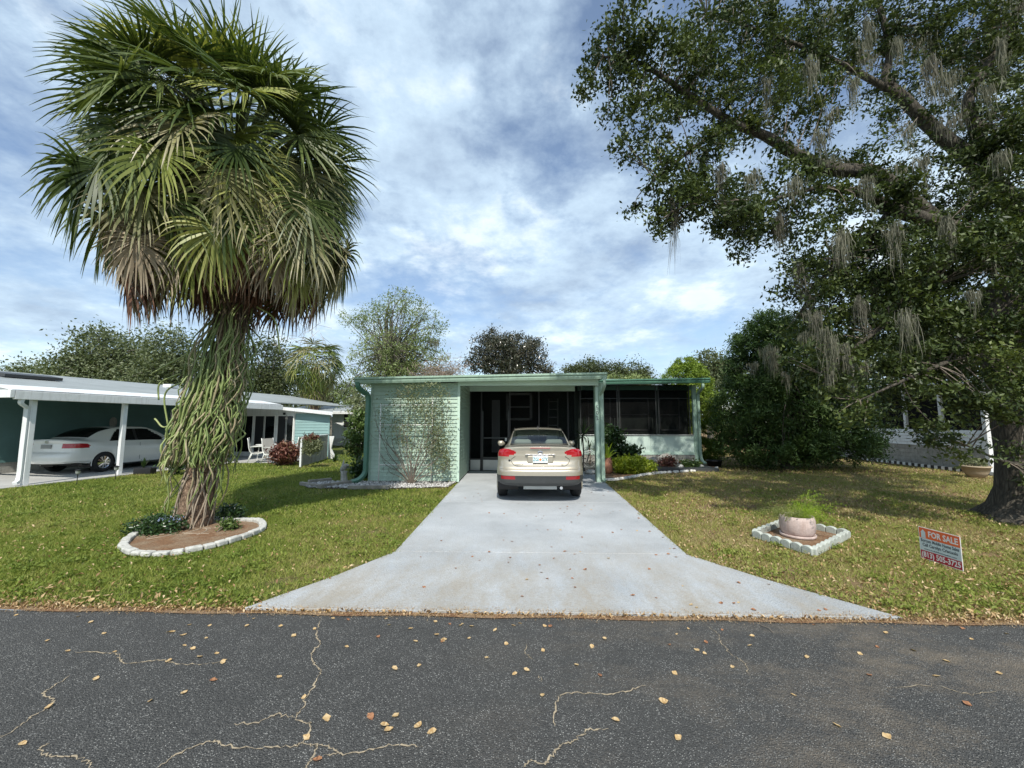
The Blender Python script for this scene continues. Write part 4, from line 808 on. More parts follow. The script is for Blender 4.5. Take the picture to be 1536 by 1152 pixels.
for i in range(NF):
    f = i/(NF-1); el = R(86-124*f**.72+random.uniform(-7, 7)) if i % 9 or f < .6 else R(random.uniform(-75, -55)); az = i*2.39996+random.uniform(-.2, .2); z0 = np.interp(f, [0, .4, 1], [5.95, 5.6, 5.15])
    s_ = math.sin(el)
    if el > R(20): m_, Lp, Lb, bd, dr_ = ('fr_green' if random.random() < .85 else 'fr_yellow'), random.uniform(1.15, 1.75), random.uniform(.95, 1.1), R(16), .34
    elif el > R(-4): m_, Lp, Lb, bd, dr_ = random.choice(('fr_green', 'fr_green', 'fr_yellow', 'fr_green', 'fr_olive')), random.uniform(1.15, 1.5), random.uniform(.9, 1.05), R(16), .48
    elif el > R(-24): m_, Lp, Lb, bd, dr_ = random.choice(('fr_green', 'fr_yellow', 'fr_olive', 'fr_yellow', 'fr_olive', 'fr_green')), random.uniform(1.5, 1.8), random.uniform(.9, 1.05), R(18), .6
    elif el > R(-50): m_, Lp, Lb, bd, dr_ = random.choice(('fr_dead', 'fr_dead', 'fr_brown', 'fr_dead', 'fr_dead', 'fr_yellow', 'fr_brown')), random.uniform(1.45, 1.95), random.uniform(.7, .95), R(20), .8
    else: m_, Lp, Lb, bd, dr_ = 'fr_brown', random.uniform(.9, 1.3), random.uniform(.8, 1.05), R(12), 1.1
    frond_mesh('frond', ptr(z0)+np.array([math.cos(az)*.12, math.sin(az)*.12, 0]), az, el, Lp, Lb, bd, dr_, 38, m_, PALM, roll=random.uniform(-.5, .5))
for (u, v, s0) in ((235, 95, 1.0), (262, 130, .8), (250, 60, .9)):          # dry flower stalks
    c = at(u, v, PB.y-.5); b = MB(); st = ptr(5.7); b.tube([st, (st*.5+np.array(c)*.5)+np.array([0, 0, .15]), np.array(c)], [.018, .012, .006], 5)
    for k in range(90):
        q = np.array(c)+RNG.normal(size=3)*.16*s0; e = q+RNG.normal(size=3)*.17; b.tube([q, (q+e)/2+RNG.normal(size=3)*.02, e], .0035, 3, False)
    b.build('flower_stalk', 'root', PALM)
# night-blooming cactus hanging round the trunk: every stem an object of its own
CA = thing('climbing_cactus', PB+Vector((.05, 0, .0)), 'mass of hanging green cactus stems wrapped round the big palm trunk', 'climbing plant')
for k in range(285):
    zt = random.uniform(1.9, 3.6) if k < 200 else random.uniform(1.3, 2.6); a = random.uniform(0, 2*PI)
    if k % 4: a = random.uniform(PI*.92, PI*2.08)        # more toward the street side
    L_ = random.uniform(.7, 1.9) if random.random() < .8 else random.uniform(1.8, 2.6); zb_ = max(.25 if random.random() < .16 else .95, zt-L_)
    c = ptr(zt); out = np.array([math.cos(a), math.sin(a), 0]); r0 = np.interp(zt, [1.3, 3.75], [.235, .21]); rm = r0+random.uniform(.03, .26)*(1.2 if math.cos(a) < -.3 else .8)*(.55 if zb_ < .6 else 1); n = 9; pts = []
    ph = random.uniform(0, 6.28); fr_ = random.uniform(1.2, 2.8); am = random.uniform(.015, .06); tang = np.array([-out[1], out[0], 0]); drift = random.uniform(-.18, .18)
    for q in range(n):
        t = q/(n-1); z = zt-(zt-zb_)*t; r = r0+(rm-r0)*min(1, math.sin(min(1, t*1.6)*PI/2)); cc = ptr(z)
        pts.append(cc+out*(r+am*math.sin(ph+fr_*t*6))+tang*(am*1.4*math.cos(ph+fr_*t*5)+drift*t)+RNG.normal(size=3)*.012)
    b = MB(); rr = random.uniform(.008, .0145); C_ = catmull(pts, 2); b.tube(C_, rr*np.interp(np.linspace(0, 1, len(C_)), [0, .1, .85, 1], [.7, 1, 1, .5])*(1+.12*RNG.normal(size=len(C_)).clip(-1, 1)), 5, t=None)
    b.build('stem', 'cactus' if random.random() < .72 else 'cactus_old', CA, True)
for (a0, u0, v0, u1, v1, u2, v2) in ((0, 300, 520, 255, 545, 228, 560), (0, 285, 600, 250, 640, 232, 628), (0, 280, 570, 248, 590, 252, 640), (0, 275, 640, 246, 690, 250, 725), (0, 385, 460, 412, 480, 420, 530), (0, 270, 560, 240, 575, 238, 600)):
    P_ = [np.array(at(u, v, PB.y-.15)) for u, v in ((u0, v0), (u1, v1), (u2, v2))]; b = MB(); b.tube(catmull(P_, 6), .013, 5); b.build('stem', 'cactus', CA, True)
for k in range(16):
    a = random.uniform(0, 2*PI) if k % 3 else random.uniform(PI, 2*PI); out = np.array([math.cos(a), math.sin(a), 0]); z0 = random.uniform(.3, 1.5); L_ = random.uniform(.2, .6)*(1 if math.sin(a) < 0 else .4); pts = []
    for t in np.linspace(0, 1, 5): pts.append(ptr(z0*(1-t))+out*(.205+.05*t)+np.array([-out[1], out[0], 0])*.10*math.sin(k+t*3)+np.array([0, 0, z0*(1-t)-ptr(z0*(1-t))[2]]))
    e = pts[-1]
    for t in (.35, .7, 1): pts.append(np.array([e[0], e[1], .02])+out*L_*t+np.array([-out[1], out[0], 0])*.12*math.sin(k*2+t*4))
    b = MB(); C_ = catmull(pts, 3); b.tube(C_, np.linspace(.016, .006, len(C_)), 5); b.build('root', 'root', CA, True)
# ================================================================== trees
def blob(u, v, ru, rv, Y, w_=1.0, dy=None): c = at(u, v, Y); return ((c.x, Y, c.z), (ru*Y/600, (dy if dy is not None else min(ru, rv)*1.0*Y/600), rv*Y/600), w_)
def branch_to(b, A, C, r0, n=5, sag=.12):
    A, C = np.array(A), np.array(C); m = (A+C)/2+np.array([0, 0, sag])*np.linalg.norm(C-A)+RNG.normal(size=3)*.06*np.linalg.norm(C-A); P = catmull([A, m, C], n); b.tube(P, np.linspace(r0, r0*.25, len(P)), 4, False)
def Y_SC(p): return max(1, p[1]/7)
def moss(name, top, L_, wd, parent, mat='moss', n=55):
    top = np.array(top); V = []; F = []; T = []; ph = RNG.uniform(0, 6); n = int(n*1.9)
    for k in range(n):
        o_ = RNG.uniform(-1, 1); p = top+np.array([o_*wd*.8+.04*RNG.normal()*wd, RNG.normal()*wd*.35, .10*L_*math.sin(o_*4+ph)+RNG.uniform(-.1, .1)*wd]); env = (.35+.65*abs(math.sin(o_*3.3+ph)))*(1-.55*abs(o_)); l_ = L_*env*RNG.uniform(.3, 1.25); q = 6; w_ = RNG.uniform(.0016, .0048)*max(1, Y_SC(top))
        a = RNG.uniform(0, PI); wv = np.array([math.cos(a), math.sin(a), 0])*w_; b0 = len(V); dr_ = RNG.normal(size=2)*.07*l_; cur = np.zeros(3)
        path = []
        for i in range(q+1): cur = cur+RNG.normal(size=3)*.010*L_; path.append(p+np.array([dr_[0]*i/q, dr_[1]*i/q, -l_*i/q])+cur)
        for i, x in enumerate(path): f = math.sin(PI*min(1, .25+i/q*.72)); V += [x-wv*f, x+wv*f]
        F += [(b0+2*i, b0+2*i+1, b0+2*i+3, b0+2*i+2) for i in range(q)]; T += [RNG.random()]*q
    return link(name, setmesh(name, np.array(V)-np.array(ORG[parent.name]), np.array(F), mat, False, T), parent)
def tree(name, label, cat, base, blobs, ncl, per, spread, size, mat, trunk_r, bark='bark_grey', asp=.5, group=None, twigs=60, shell=.5, up=.35, fork=None):
    o = thing(name, base, label, cat, group); P, cc, ct = in_blobs(blobs, ncl, per, spread, shell); foliage('crown', P, size, mat, o, up, asp, clumptint=ct)
    top = np.mean([x[0] for x in blobs], 0); b = MB(); base = np.array(base); top[2] = max(top[2], base[2]+1); f = fork if fork is not None else .55
    mid = base+(top-base)*f; mid[:2] = base[:2]+(top[:2]-base[:2])*f*.6; b.tube(catmull([base-np.array([0, 0, .1]), base+(mid-base)*.5+RNG.normal(size=3)*.05, mid, top], 5), np.linspace(trunk_r, trunk_r*.3, 16), 10)
    sel = cc[RNG.choice(len(cc), min(twigs, len(cc)), replace=False)]
    for c in sel: t = RNG.uniform(.3, 1); a = mid+(top-mid)*t; branch_to(b, a, c, trunk_r*.22*RNG.uniform(.5, 1))
    b.build('trunk', bark, o, True); return o
# ---- live oak on the right
OY = 7.1; OB = at(1556, 775, OY); OB.z = 0
OAK = thing('live_oak', OB, 'big live oak with thick bark, reaching limbs and hanging grey moss on the right', 'tree')
b = MB(); LIMB = []
def limb(pts, r0, r1, n=8, mat=None):
    P = catmull([np.array(at(u, v, Y)) for u, v, Y in pts], 7); LIMB.append(P[2:]); rr = np.linspace(r0, r1, len(P))*(.8 if r0 < .25 else .9)*(1+.04*np.sin(np.arange(len(P))*1.7)); b.tube(P, rr, n)
tz = [(-.06, .78), (.06, .66), (.2, .53), (.5, .44), (1.0, .40), (1.8, .39), (2.6, .41), (3.3, .40), (4.0, .36)]
n = 22; V = []
for z, r in tz:
    for k in range(n):
        a = k*2*PI/n; rr = r*(1+(.22*max(0, 1-z/.6))*math.sin(a*4+.6)+.03*math.sin(a*9+z*3)); V.append((OB.x+rr*math.cos(a)-.0*z, OY+rr*math.sin(a), z))
b.add(V, [(i*n+j, i*n+(j+1) % n, (i+1)*n+(j+1) % n, (i+1)*n+j) for i in range(len(tz)-1) for j in range(n)])
limb([(1545, 420, 7.1), (1500, 385, 7.0), (1429, 344, 6.8), (1338, 313, 6.6), (1293, 290, 6.5), (1225, 281, 6.3)], .24, .05)
limb([(1400, 330, 6.8), (1316, 263, 6.7), (1248, 254, 6.6), (1193, 231, 6.5), (1148, 204, 6.4), (1103, 186, 6.3), (1030, 140, 6.2), (960, 95, 6.1), (905, 85, 6.0)], .17, .02)
limb([(1550, 420, 7.2), (1510, 300, 7.3), (1452, 236, 7.3), (1402, 195, 7.3), (1352, 145, 7.3), (1329, 118, 7.4), (1334, 68, 7.4), (1310, -20, 7.5)], .22, .05)
limb([(1452, 236, 7.3), (1465, 204, 7.2), (1452, 154, 7.1), (1474, 109, 7.0), (1520, 36, 6.9), (1560, -60, 6.8)], .14, .05)
limb([(1560, 420, 7.1), (1620, 300, 7.2), (1680, 120, 7.4), (1720, -80, 7.6)], .26, .08)
limb([(1352, 145, 7.3), (1250, 90, 7.2), (1150, 50, 7.0), (1060, 20, 6.9)], .08, .02)
limb([(1225, 281, 6.3), (1160, 300, 6.2), (1100, 330, 6.1), (1060, 300, 6.0), (1005, 320, 6.0)], .05, .012)
limb([(1103, 186, 6.3), (1050, 215, 6.2), (1000, 255, 6.1), (970, 280, 6.0)], .05, .012)
limb([(1338, 313, 6.6), (1290, 370, 6.5), (1230, 420, 6.4), (1200, 470, 6.4)], .07, .015)
limb([(1500, 385, 7.0), (1400, 430, 6.6), (1310, 500, 6.2), (1230, 560, 6.0)], .09, .015)
limb([(1545, 470, 7.1), (1470, 520, 6.4), (1380, 560, 6.0), (1290, 600, 5.8)], .08, .012)
limb([(1540, 700, 6.8), (1500, 690, 6.7), (1450, 668, 6.6)], .05, .01)
limb([(1560, 420, 7.4), (1500, 380, 8.2), (1380, 350, 9.2), (1300, 330, 9.8)], .14, .03)
b.build('trunk', 'bark', OAK, True)
ob = [(930, 50, 60, 60, 6.1, 1), (905, 115, 40, 45, 6.1, .8), (1000, 110, 80, 70, 6.2, 1), (960, 190, 60, 55, 6.1, 1), (1020, 255, 60, 50, 6.2, .9), (985, 320, 45, 32, 6.1, .8), (1090, 50, 80, 60, 6.4, 1), (1190, 50, 90, 70, 6.8, 1), (1110, 150, 80, 70, 6.4, 1),
 (1220, 150, 70, 60, 6.8, .8), (1330, 40, 110, 60, 7.2, .8), (1460, 50, 90, 70, 7.2, 1), (1075, 290, 60, 50, 6.2, 1), (1110, 340, 45, 35, 6.2, .8), (1025, 300, 40, 28, 6.05, 1.6), (1120, 380, 28, 14, 6.1, .4), (1195, 340, 45, 55, 6.3, 1), (1260, 390, 80, 80, 6.6, 1), (1350, 400, 100, 80, 6.6, 1.1),
 (1460, 420, 90, 100, 6.4, 1.1), (1290, 205, 60, 50, 7.0, .5), (1400, 260, 60, 60, 7.6, .5), (1500, 190, 50, 70, 7.0, .8), (1510, 310, 60, 80, 6.6, 1), (1250, 465, 70, 45, 6.5, 1), (1370, 500, 110, 70, 6.4, 1.1), (1480, 540, 80, 60, 6.2, 1.1), (1300, 560, 70, 45, 6.1, 1),
 (1400, 590, 90, 35, 6.1, 1), (1490, 605, 60, 35, 6.1, 1), (1205, 430, 35, 35, 6.3, .7), (1170, 250, 60, 35, 6.4, .8), (1250, 300, 70, 30, 6.6, .8), (1440, 665, 35, 18, 6.5, .25), (1240, 600, 50, 30, 6.0, .6), (1350, 630, 50, 20, 6.0, .4), (1225, 525, 50, 50, 6.4, .8), (1195, 490, 30, 30, 6.4, .5),
 (1420, 330, 90, 60, 8.6, .8), (1330, 420, 110, 70, 8.8, .8), (1450, 520, 110, 70, 8.8, .9), (1250, 90, 120, 80, 8.4, .6), (1420, 120, 110, 90, 8.6, .6), (1100, 100, 80, 60, 7.6, .5), (1300, 500, 100, 60, 8.4, .8),
 (1560, 250, 90, 150, 6.6, .9), (1600, 450, 90, 120, 6.6, .9), (1700, 150, 150, 200, 7.4, .6), (1600, 80, 150, 120, 8.5, .6), (1300, -90, 200, 80, 7.4, .5), (1060, -60, 140, 60, 6.8, .5), (1550, -90, 200, 90, 7.8, .5), (1600, 560, 80, 60, 6.4, .8)]
ob = [blob(u, v, ru, rv, Y, w_, dy=max(.45, min(ru, rv)*Y/600*.95)) for u, v, ru, rv, Y, w_ in ob]
LB = [(tuple(p+np.array([RNG.normal()*.16, RNG.normal()*.2-.1, RNG.normal()*.2])), (.24, .24, .2), 1) for Lm in LIMB for p in Lm[::3] if RNG.random() < .75]
P, cc, ct = in_blobs(ob, 2750, 60, .11, .4); P2, cc2, ct2 = in_blobs(LB, 420, 42, .10, .1); P = np.vstack([P, P2]); cc = np.vstack([cc, cc2]); ct = np.concatenate([ct, ct2])
foliage('crown', P, .080, 'oak', OAK, .45, .46, clumptint=ct)
b = MB(); LS = np.vstack(LIMB)
for c in cc[::2]:
    k = np.argmin(np.sum((LS-c)**2, 1)+RNG.uniform(0, .25, len(LS)))
    if np.linalg.norm(LS[k]-c) < 1.9: branch_to(b, LS[k], c, .011, 2, .05)
b.build('twigs', 'twig', OAK, kind='stuff')
MSX = [(u, v, random.uniform(5.3, 6.0), random.uniform(.35, .9), random.uniform(.06, .16), random.choice(('moss', 'moss_dark', 'moss'))) for u, v in ((1300, 30), (1395, 90), (1345, 60), (1280, 120), (1230, 200), (1420, 180), (1380, 240), (1300, 270), (1190, 270), (1130, 260), (1080, 250), (1480, 130), (1500, 230), (1340, 340), (1260, 350), (1290, 450), (1420, 330), (1460, 440), (1360, 470), (1500, 60), (1215, 90), (1150, 120), (1220, 470), (1240, 500))]
for (u, v, Y, L_, wd, m_) in MSX+list(((1012, 305, 6.05, .95, .07, 'moss_dark'), (1165, 330, 6.1, .62, .10, 'moss_dark'), (1170, 320, 6.2, .9, .14, 'moss_dark'), (1052, 232, 6.1, .6, .12, 'moss'), (1245, 165, 6.8, .6, .2, 'moss'), (1290, 60, 7.1, .7, .25, 'moss'), (1300, 85, 7.1, .6, .2, 'moss'), (1400, 130, 7.2, .9, .22, 'moss'), (1420, 110, 7.1, 1.0, .22, 'moss'),
  (1360, 190, 7.2, .6, .15, 'moss'), (1500, 85, 6.9, .6, .16, 'moss'), (1440, 160, 7.1, .9, .16, 'moss'), (1265, 520, 5.9, .55, .10, 'moss'), (1275, 540, 5.9, .7, .07, 'moss'), (1295, 545, 6.0, .3, .08, 'moss'), (1155, 525, 12.6, .9, .25, 'moss'), (1212, 440, 6.3, .5, .12, 'moss'), (1245, 560, 5.9, .35, .08, 'moss'), (1200, 400, 6.3, .8, .14, 'moss_dark'), (1100, 310, 6.1, .5, .14, 'moss_dark'), (1115, 330, 6.1, .4, .14, 'moss_dark'),
  (1330, 300, 6.7, .5, .2, 'moss'), (1250, 240, 6.6, .5, .2, 'moss'), (1180, 215, 6.5, .5, .18, 'moss_dark'), (1520, 0, 6.8, .9, .25, 'moss'), (1380, 60, 7.2, .8, .25, 'moss'), (1485, 370, 6.3, .7, .1, 'moss'), (1240, 20, 6.9, .6, .2, 'moss'), (1320, 420, 6.4, .5, .15, 'moss'), (1210, 500, 6.3, .4, .15, 'moss'), (1350, 250, 7.2, .5, .2, 'moss'), (1460, 260, 7.1, .7, .2, 'moss'))):
    moss('spanish_moss', at(u, v, Y), L_, wd, OAK, m_, 70)
# ---- dark cedar and bright arborvitae
def spray_tree(name, label, cat, base, blobs, ncl, per, spread, size, mat, r, **k): return tree(name, label, cat, base, blobs, ncl, per, spread, size, mat, r, **k)
B_ = lambda L_, Y: [blob(u, v, ru, rv, Y, w_, dy=min(ru, 60)*Y/600) for u, v, ru, rv, w_ in L_]
ced = spray_tree('cedar_tree', 'broad dark green cedar spreading low beside the oak', 'tree', at(1180, 700, 14.6).xy.to_3d(), B_([(1150, 515, 45, 42, 1), (1134, 560, 44, 60, 1), (1190, 540, 60, 60, 1), (1124, 620, 50, 60, 1), (1180, 620, 70, 65, 1.1), (1245, 600, 55, 70, 1), (1160, 672, 78, 26, 1), (1240, 668, 75, 30, 1), (1285, 640, 35, 50, .8), (1155, 488, 34, 20, .8), (1205, 500, 26, 26, .8)], 14.6), 1700, 60, .15, .13, 'cedar', .22, bark='bark', asp=.28, shell=.6, twigs=160)
for (u, v, L_, wd) in ((1152, 520, 1.0, .3), (1165, 535, .9, .2), (1130, 545, .6, .2), (1180, 560, .7, .2)): moss('spanish_moss', at(u, v, 13.3), L_, wd, ced, 'moss', 50)
ARB = spray_tree('arborvitae', 'rounded bright yellow green arborvitae just right of the screened porch', 'tree', at(1045, 690, 18.6).xy.to_3d(), B_([(1029, 556, 20, 20, 1), (1030, 575, 34, 30, 1), (1036, 605, 40, 38, 1), (1045, 645, 38, 42, 1), (1045, 675, 36, 18, 1)], 18.6), 1500, 50, .08, .10, 'arbor', .14, asp=.3, shell=.88, twigs=60)
# ---- trees beyond the houses
BG = 'trees beyond the houses'
def gb(u, Y): p = at(u, 640, Y); return (p.x, Y, 0)
tree('spreading_tree', 'broad grey green tree rising over the left end of the carport roof', 'tree', gb(165, 38), B_([(160, 525, 42, 34, 1), (120, 552, 34, 26, 1), (200, 545, 40, 35, 1), (160, 575, 60, 25, 1)], 38), 520, 34, .75, .30, 'oak_far2', .5, group=BG, twigs=80)
tree('spreading_tree', 'smaller pale grey green tree farthest left behind the carport roof', 'tree', gb(55, 47), B_([(55, 560, 34, 18, 1), (80, 570, 40, 14, 1), (30, 568, 24, 12, 1)], 47), 160, 30, .8, .32, 'oak_far2', .4, group=BG)
tree('spreading_tree', 'tall thin topped tree directly behind the palm trunk', 'tree', gb(255, 34), B_([(255, 525, 32, 36, 1), (275, 560, 40, 34, 1), (232, 560, 30, 30, .8)], 34), 340, 34, .65, .26, 'oak_far2', .4, group=BG, twigs=70)
tree('spreading_tree', 'dark bushy tree right of the palm trunk above the sunroom roof', 'tree', gb(405, 36), B_([(400, 545, 30, 40, 1), (385, 585, 40, 30, 1), (425, 580, 26, 30, 1)], 36), 360, 34, .6, .26, 'oak_far', .4, group=BG)
tree('spreading_tree', 'low dark tree filling the gap behind the background palm', 'tree', gb(500, 48), B_([(500, 590, 40, 20, 1), (460, 600, 40, 15, 1)], 48), 170, 30, .7, .30, 'oak_far', .4, group=BG)
at1 = tree('airy_tree', 'tall airy light green tree with moss behind the left end of the mint roof', 'tree', gb(595, 24), B_([(600, 462, 44, 28, .8), (560, 485, 34, 30, .7), (640, 490, 32, 28, .7), (590, 525, 52, 36, 1.1), (545, 545, 30, 36, .8), (640, 535, 34, 34, .8), (600, 565, 64, 24, 1), (530, 480, 22, 16, .4), (525, 590, 28, 24, .7)], 24), 820, 24, .22, .14, 'airy', .22, group=BG, twigs=330, shell=.1, asp=.4, fork=.4)
for (u, v, L_, wd) in ((585, 500, 1.6, .5), (600, 520, 1.6, .5), (570, 530, 1.2, .5), (650, 510, 1.0, .4), (620, 545, 1.0, .5)): moss('spanish_moss', at(u, v, 23.6), L_, wd, at1, 'moss', 60)
tree('bare_tree', 'low bare pinkish brown tree between the airy tree and the magnolia', 'tree', gb(665, 22), B_([(650, 565, 34, 18, 1), (680, 562, 26, 22, 1), (668, 550, 20, 14, .7)], 22), 150, 9, .35, .30, 'bare', .12, bark='root', group=BG, twigs=150, asp=.05, shell=.1)
tree('magnolia_tree', 'dense dark leathery leaved tree centred above the carport roof', 'tree', gb(765, 25), B_([(740, 520, 32, 20, 1), (775, 525, 36, 22, 1), (740, 505, 12, 13, .8), (770, 508, 18, 10, .8), (800, 535, 18, 26, .9), (725, 545, 28, 18, 1), (765, 552, 40, 20, 1), (812, 556, 18, 10, .9), (800, 516, 12, 9, .7)], 25), 560, 26, .22, .17, 'magnolia', .25, group=BG, twigs=160, asp=.42, shell=.3)
for u, v, ru, rv, l_ in ((862, 558, 18, 10, 'leftmost small dark treetop over the carport roof end'), (885, 553, 18, 14, 'second dark treetop behind the post top of the carport'), (918, 556, 22, 13, 'rounded dark treetop in the middle over the porch roof'), (955, 558, 16, 16, 'darkest pointed treetop over the porch roof')):
    tree('distant_tree', l_, 'tree', gb(u, 50), B_([(u, v, ru, rv, 1), (u+8, v+10, ru, rv, 1)], 50), 110, 30, .5, .28, 'oak_far', .3, group=BG, twigs=20)
tree('distant_tree', 'yellow green low treetops just above the porch roof', 'tree', gb(930, 44), B_([(915, 572, 25, 8, 1), (950, 573, 25, 7, 1)], 44), 90, 30, .4, .25, 'airy', .3, group=BG, twigs=20)
tree('distant_tree', 'pale olive treetop between the arborvitae and the cedar', 'tree', gb(1065, 36), B_([(1065, 545, 20, 20, 1), (1085, 560, 24, 22, 1), (1050, 560, 14, 14, .8)], 36), 200, 32, .45, .24, 'oak_far2', .3, group=BG, twigs=40)
tree('backdrop_tree', 'dark tree mass behind the roof of the white porch house', 'tree', gb(1400, 27), B_([(1330, 530, 90, 60, 1), (1450, 520, 100, 70, 1), (1560, 500, 100, 90, 1), (1270, 560, 50, 50, 1)], 27), 700, 34, .6, .26, 'oak_far', .5, group=BG, twigs=60)
tree('backdrop_tree', 'dark low tree showing under and behind the cedar', 'tree', gb(1180, 30), B_([(1120, 600, 60, 40, 1), (1200, 590, 70, 50, 1)], 30), 330, 34, .6, .26, 'oak_far', .4, group=BG, twigs=30)
# far tree line that closes the horizon
P = []
for k in range(15000): x = RNG.uniform(-190, 190); y = RNG.uniform(75, 95); h = 5.2+1.6*math.sin(x*.11)+1.1*math.sin(x*.37+2)+.8*math.sin(x*.9); P.append((x, y, h*RNG.uniform(0, 1)**.6+RNG.normal()*.2))
V, F, t_ = leafquads(np.array(P), 1.1, .3, .8); tag(link('distant_woods', setmesh('distant_woods', V, F, 'oak_far', False, t_)), 'low dark line of far woods along the horizon', None, kind='stuff')
# ---- background fan palm
q0 = at(469, 640, 29); BP = thing('fan_palm', (q0.x, 29, 0), 'smaller background fan palm with drooping yellow green crown behind the sunroom', 'palm tree'); cz = at(469, 552, 29).z
b = MB(); b.tube([(q0.x, 29, -.1), (q0.x+.1, 29, 2), (q0.x, 29, cz)], [.34, .30, .32], 12); b.build('trunk', 'palm_trunk', BP, True)
for i in range(88):
    f = i/87; el = R(75-150*f+random.uniform(-8, 8)); az = i*2.4; m_ = random.choice(('fr_yellow', 'fr_olive', 'fr_green') if f < .65 else ('fr_olive', 'fr_dead', 'fr_yellow'))
    frond_mesh('frond', (q0.x, 29, cz+.3-.8*f), az, el, 1.5, 1.35, R(25), .8, 16, m_, BP, wid=.10, secs=4, pet=False)
b = MB()
for k in range(70): c = np.array([q0.x-.6, 28.6, cz+1.7])+RNG.normal(size=3)*.55; e = c+RNG.normal(size=3)*.5; b.tube([c, e], .012, 3, False)
b.build('flower_stalk', 'root', BP)
# ================================================================== shrubs and beds
def shrub(name, label, c, r, n, size, mat, cat='shrub', stems=10, asp=.5, group=None, up=.5, sp=.09, shell=.3):
    o = thing(name, (c[0], c[1], max(0, c[2]-r[2])), label, cat, group); P, cc, ct = in_blobs([(c, r, 1)], n, 12, sp, shell); P[:, 2] = np.maximum(P[:, 2], .03); foliage('foliage', P, size, mat, o, up, asp, clumptint=ct); b = MB()
    base = np.array([c[0], c[1], max(0, c[2]-r[2])])
    for q in cc[:stems]: branch_to(b, base+RNG.normal(size=3)*[.05, .05, 0], q, .012, 3, .05)
    b.build('stems', 'twig', o); return o
c = at(538, 655, 13.4); shrub('tall_shrub', 'tall leafy shrub against the left corner of the mint house', (c.x, 13.4, 1.25), (.42, .5, .85), 170, .13, 'bushmid', stems=30)
c = at(545, 600, 14.6); shrub('tall_shrub', 'upper straggly shrub with pale tips behind the left mint corner', (c.x, 14.6, 2.1), (.5, .5, .7), 110, .12, 'vineleaf', stems=30)
c = at(545, 700, 11.6); shrub('low_shrub', 'low dark plant at the foot of the left mint wall corner', (c.x-.05, 11.7, .28), (.28, .4, .3), 60, .14, 'bushdark')
shrub('golden_shrub', 'low golden green shrub in the bed right of the carport post', (3.42, 13.0, .25), (.72, .4, .30), 420, .075, 'bushgold', stems=30, sp=.06, asp=.6)
shrub('dark_shrub', 'dark glossy upright shrub behind the golden shrub', (3.05, 14.2, .85), (.38, .35, .68), 200, .12, 'bushdark', stems=20)
shrub('small_shrub', 'open dark rosette plant right of the glossy shrub below the porch', (3.75, 14.4, .62), (.34, .25, .28), 40, .15, 'bushdark', stems=20)
shrub('small_shrub', 'reddish dark low plant between golden shrub and rocks', (4.95, 14.3, .22), (.28, .25, .22), 60, .09, 'croton')
shrub('ground_fern', 'small fern at the right end of the porch bed', (5.75, 14.3, .15), (.32, .25, .16), 70, .09, 'bushmid')
# spiky dracaena in the gap beside the car
def rosette(name, label, c, n, L_, wid, mat, cat='plant', h=0, el=(0, 80), parent_tall=True, group=None, droop=.3):
    o = thing(name, c, label, cat, group); c = np.array(c, float)
    if h: b = MB(); b.tube([c, c+[.03, 0, h*.5], c+[0, 0, h]], .025, 6); b.build('stem', 'twig', o)
    for k in range(n):
        a = random.uniform(0, 2*PI); e = R(random.uniform(*el)); d = np.array([math.cos(a)*math.cos(e), math.sin(a)*math.cos(e), math.sin(e)]); s = np.array([-math.sin(a), math.cos(a), 0]); p = c+np.array([0, 0, h]); pts = [p.copy()]; l_ = L_*random.uniform(.7, 1.1)
        for q in range(5): d = d+np.array([0, 0, -droop*(q/5)]); d /= np.linalg.norm(d); p = p+d*l_/5; pts.append(p.copy())
        W = wid*np.array([.5, .9, 1, .8, .5, .05])[:, None]/2; pts = np.array(pts); V = np.vstack([pts-s*W, pts+s*W]); b = MB(); b.add(V, [(i, i+1, 7+i, 6+i) for i in range(5)]); b.build('leaf', mat, o)
    return o
rosette('spiky_plant', 'dark spiky long leaved plant beside the right flank of the parked car', (1.98, 13.9, 0), 42, .75, .035, 'bushdark', h=1.15, el=(-30, 85))
rosette('spiky_plant', 'shorter dark spiky plant low beside the porch wall', (2.35, 14.8, 0), 30, .5, .03, 'bushdark', h=.7, el=(-20, 80))
o = thing('terracotta_pot', (2.62, 13.0, .0), 'tall terracotta jar in the bed just right of the carport post', 'pot'); b = MB(); b.lathe([(.10, 0), (.15, .05), (.185, .2), (.17, .36), (.11, .47), (.125, .50), (.105, .50), (.09, .42)], (2.62, 13.0, 0), 20); b.build('jar', 'terracotta', o, True)
b = MB(); b.lathe([(.094, .44), (.0, .45)], (2.62, 13.0, 0), 12); b.build('soil', 'soil', o)
rosette('bromeliad', 'yellow green strap leaved plant growing out of the terracotta jar', (2.62, 13.0, .44), 20, .62, .09, 'bromeliad', el=(20, 85), droop=.35)
o = thing('wire_hoop', (2.25, 14.0, 0), 'round pale wire hoop stand behind the carport post', 'plant stand'); b = MB()
for r_, y_ in ((.27, 13.98), (.22, 14.02)): b.tube([(2.22+r_*math.cos(t), y_, .34+r_*1.15*math.sin(t)) for t in np.linspace(0, 2*PI, 28)], .012, 5, False)
b.bar((2.0, 14.0, .03), (2.45, 14.0, .03), .03); b.build('hoop', 'alu', o)
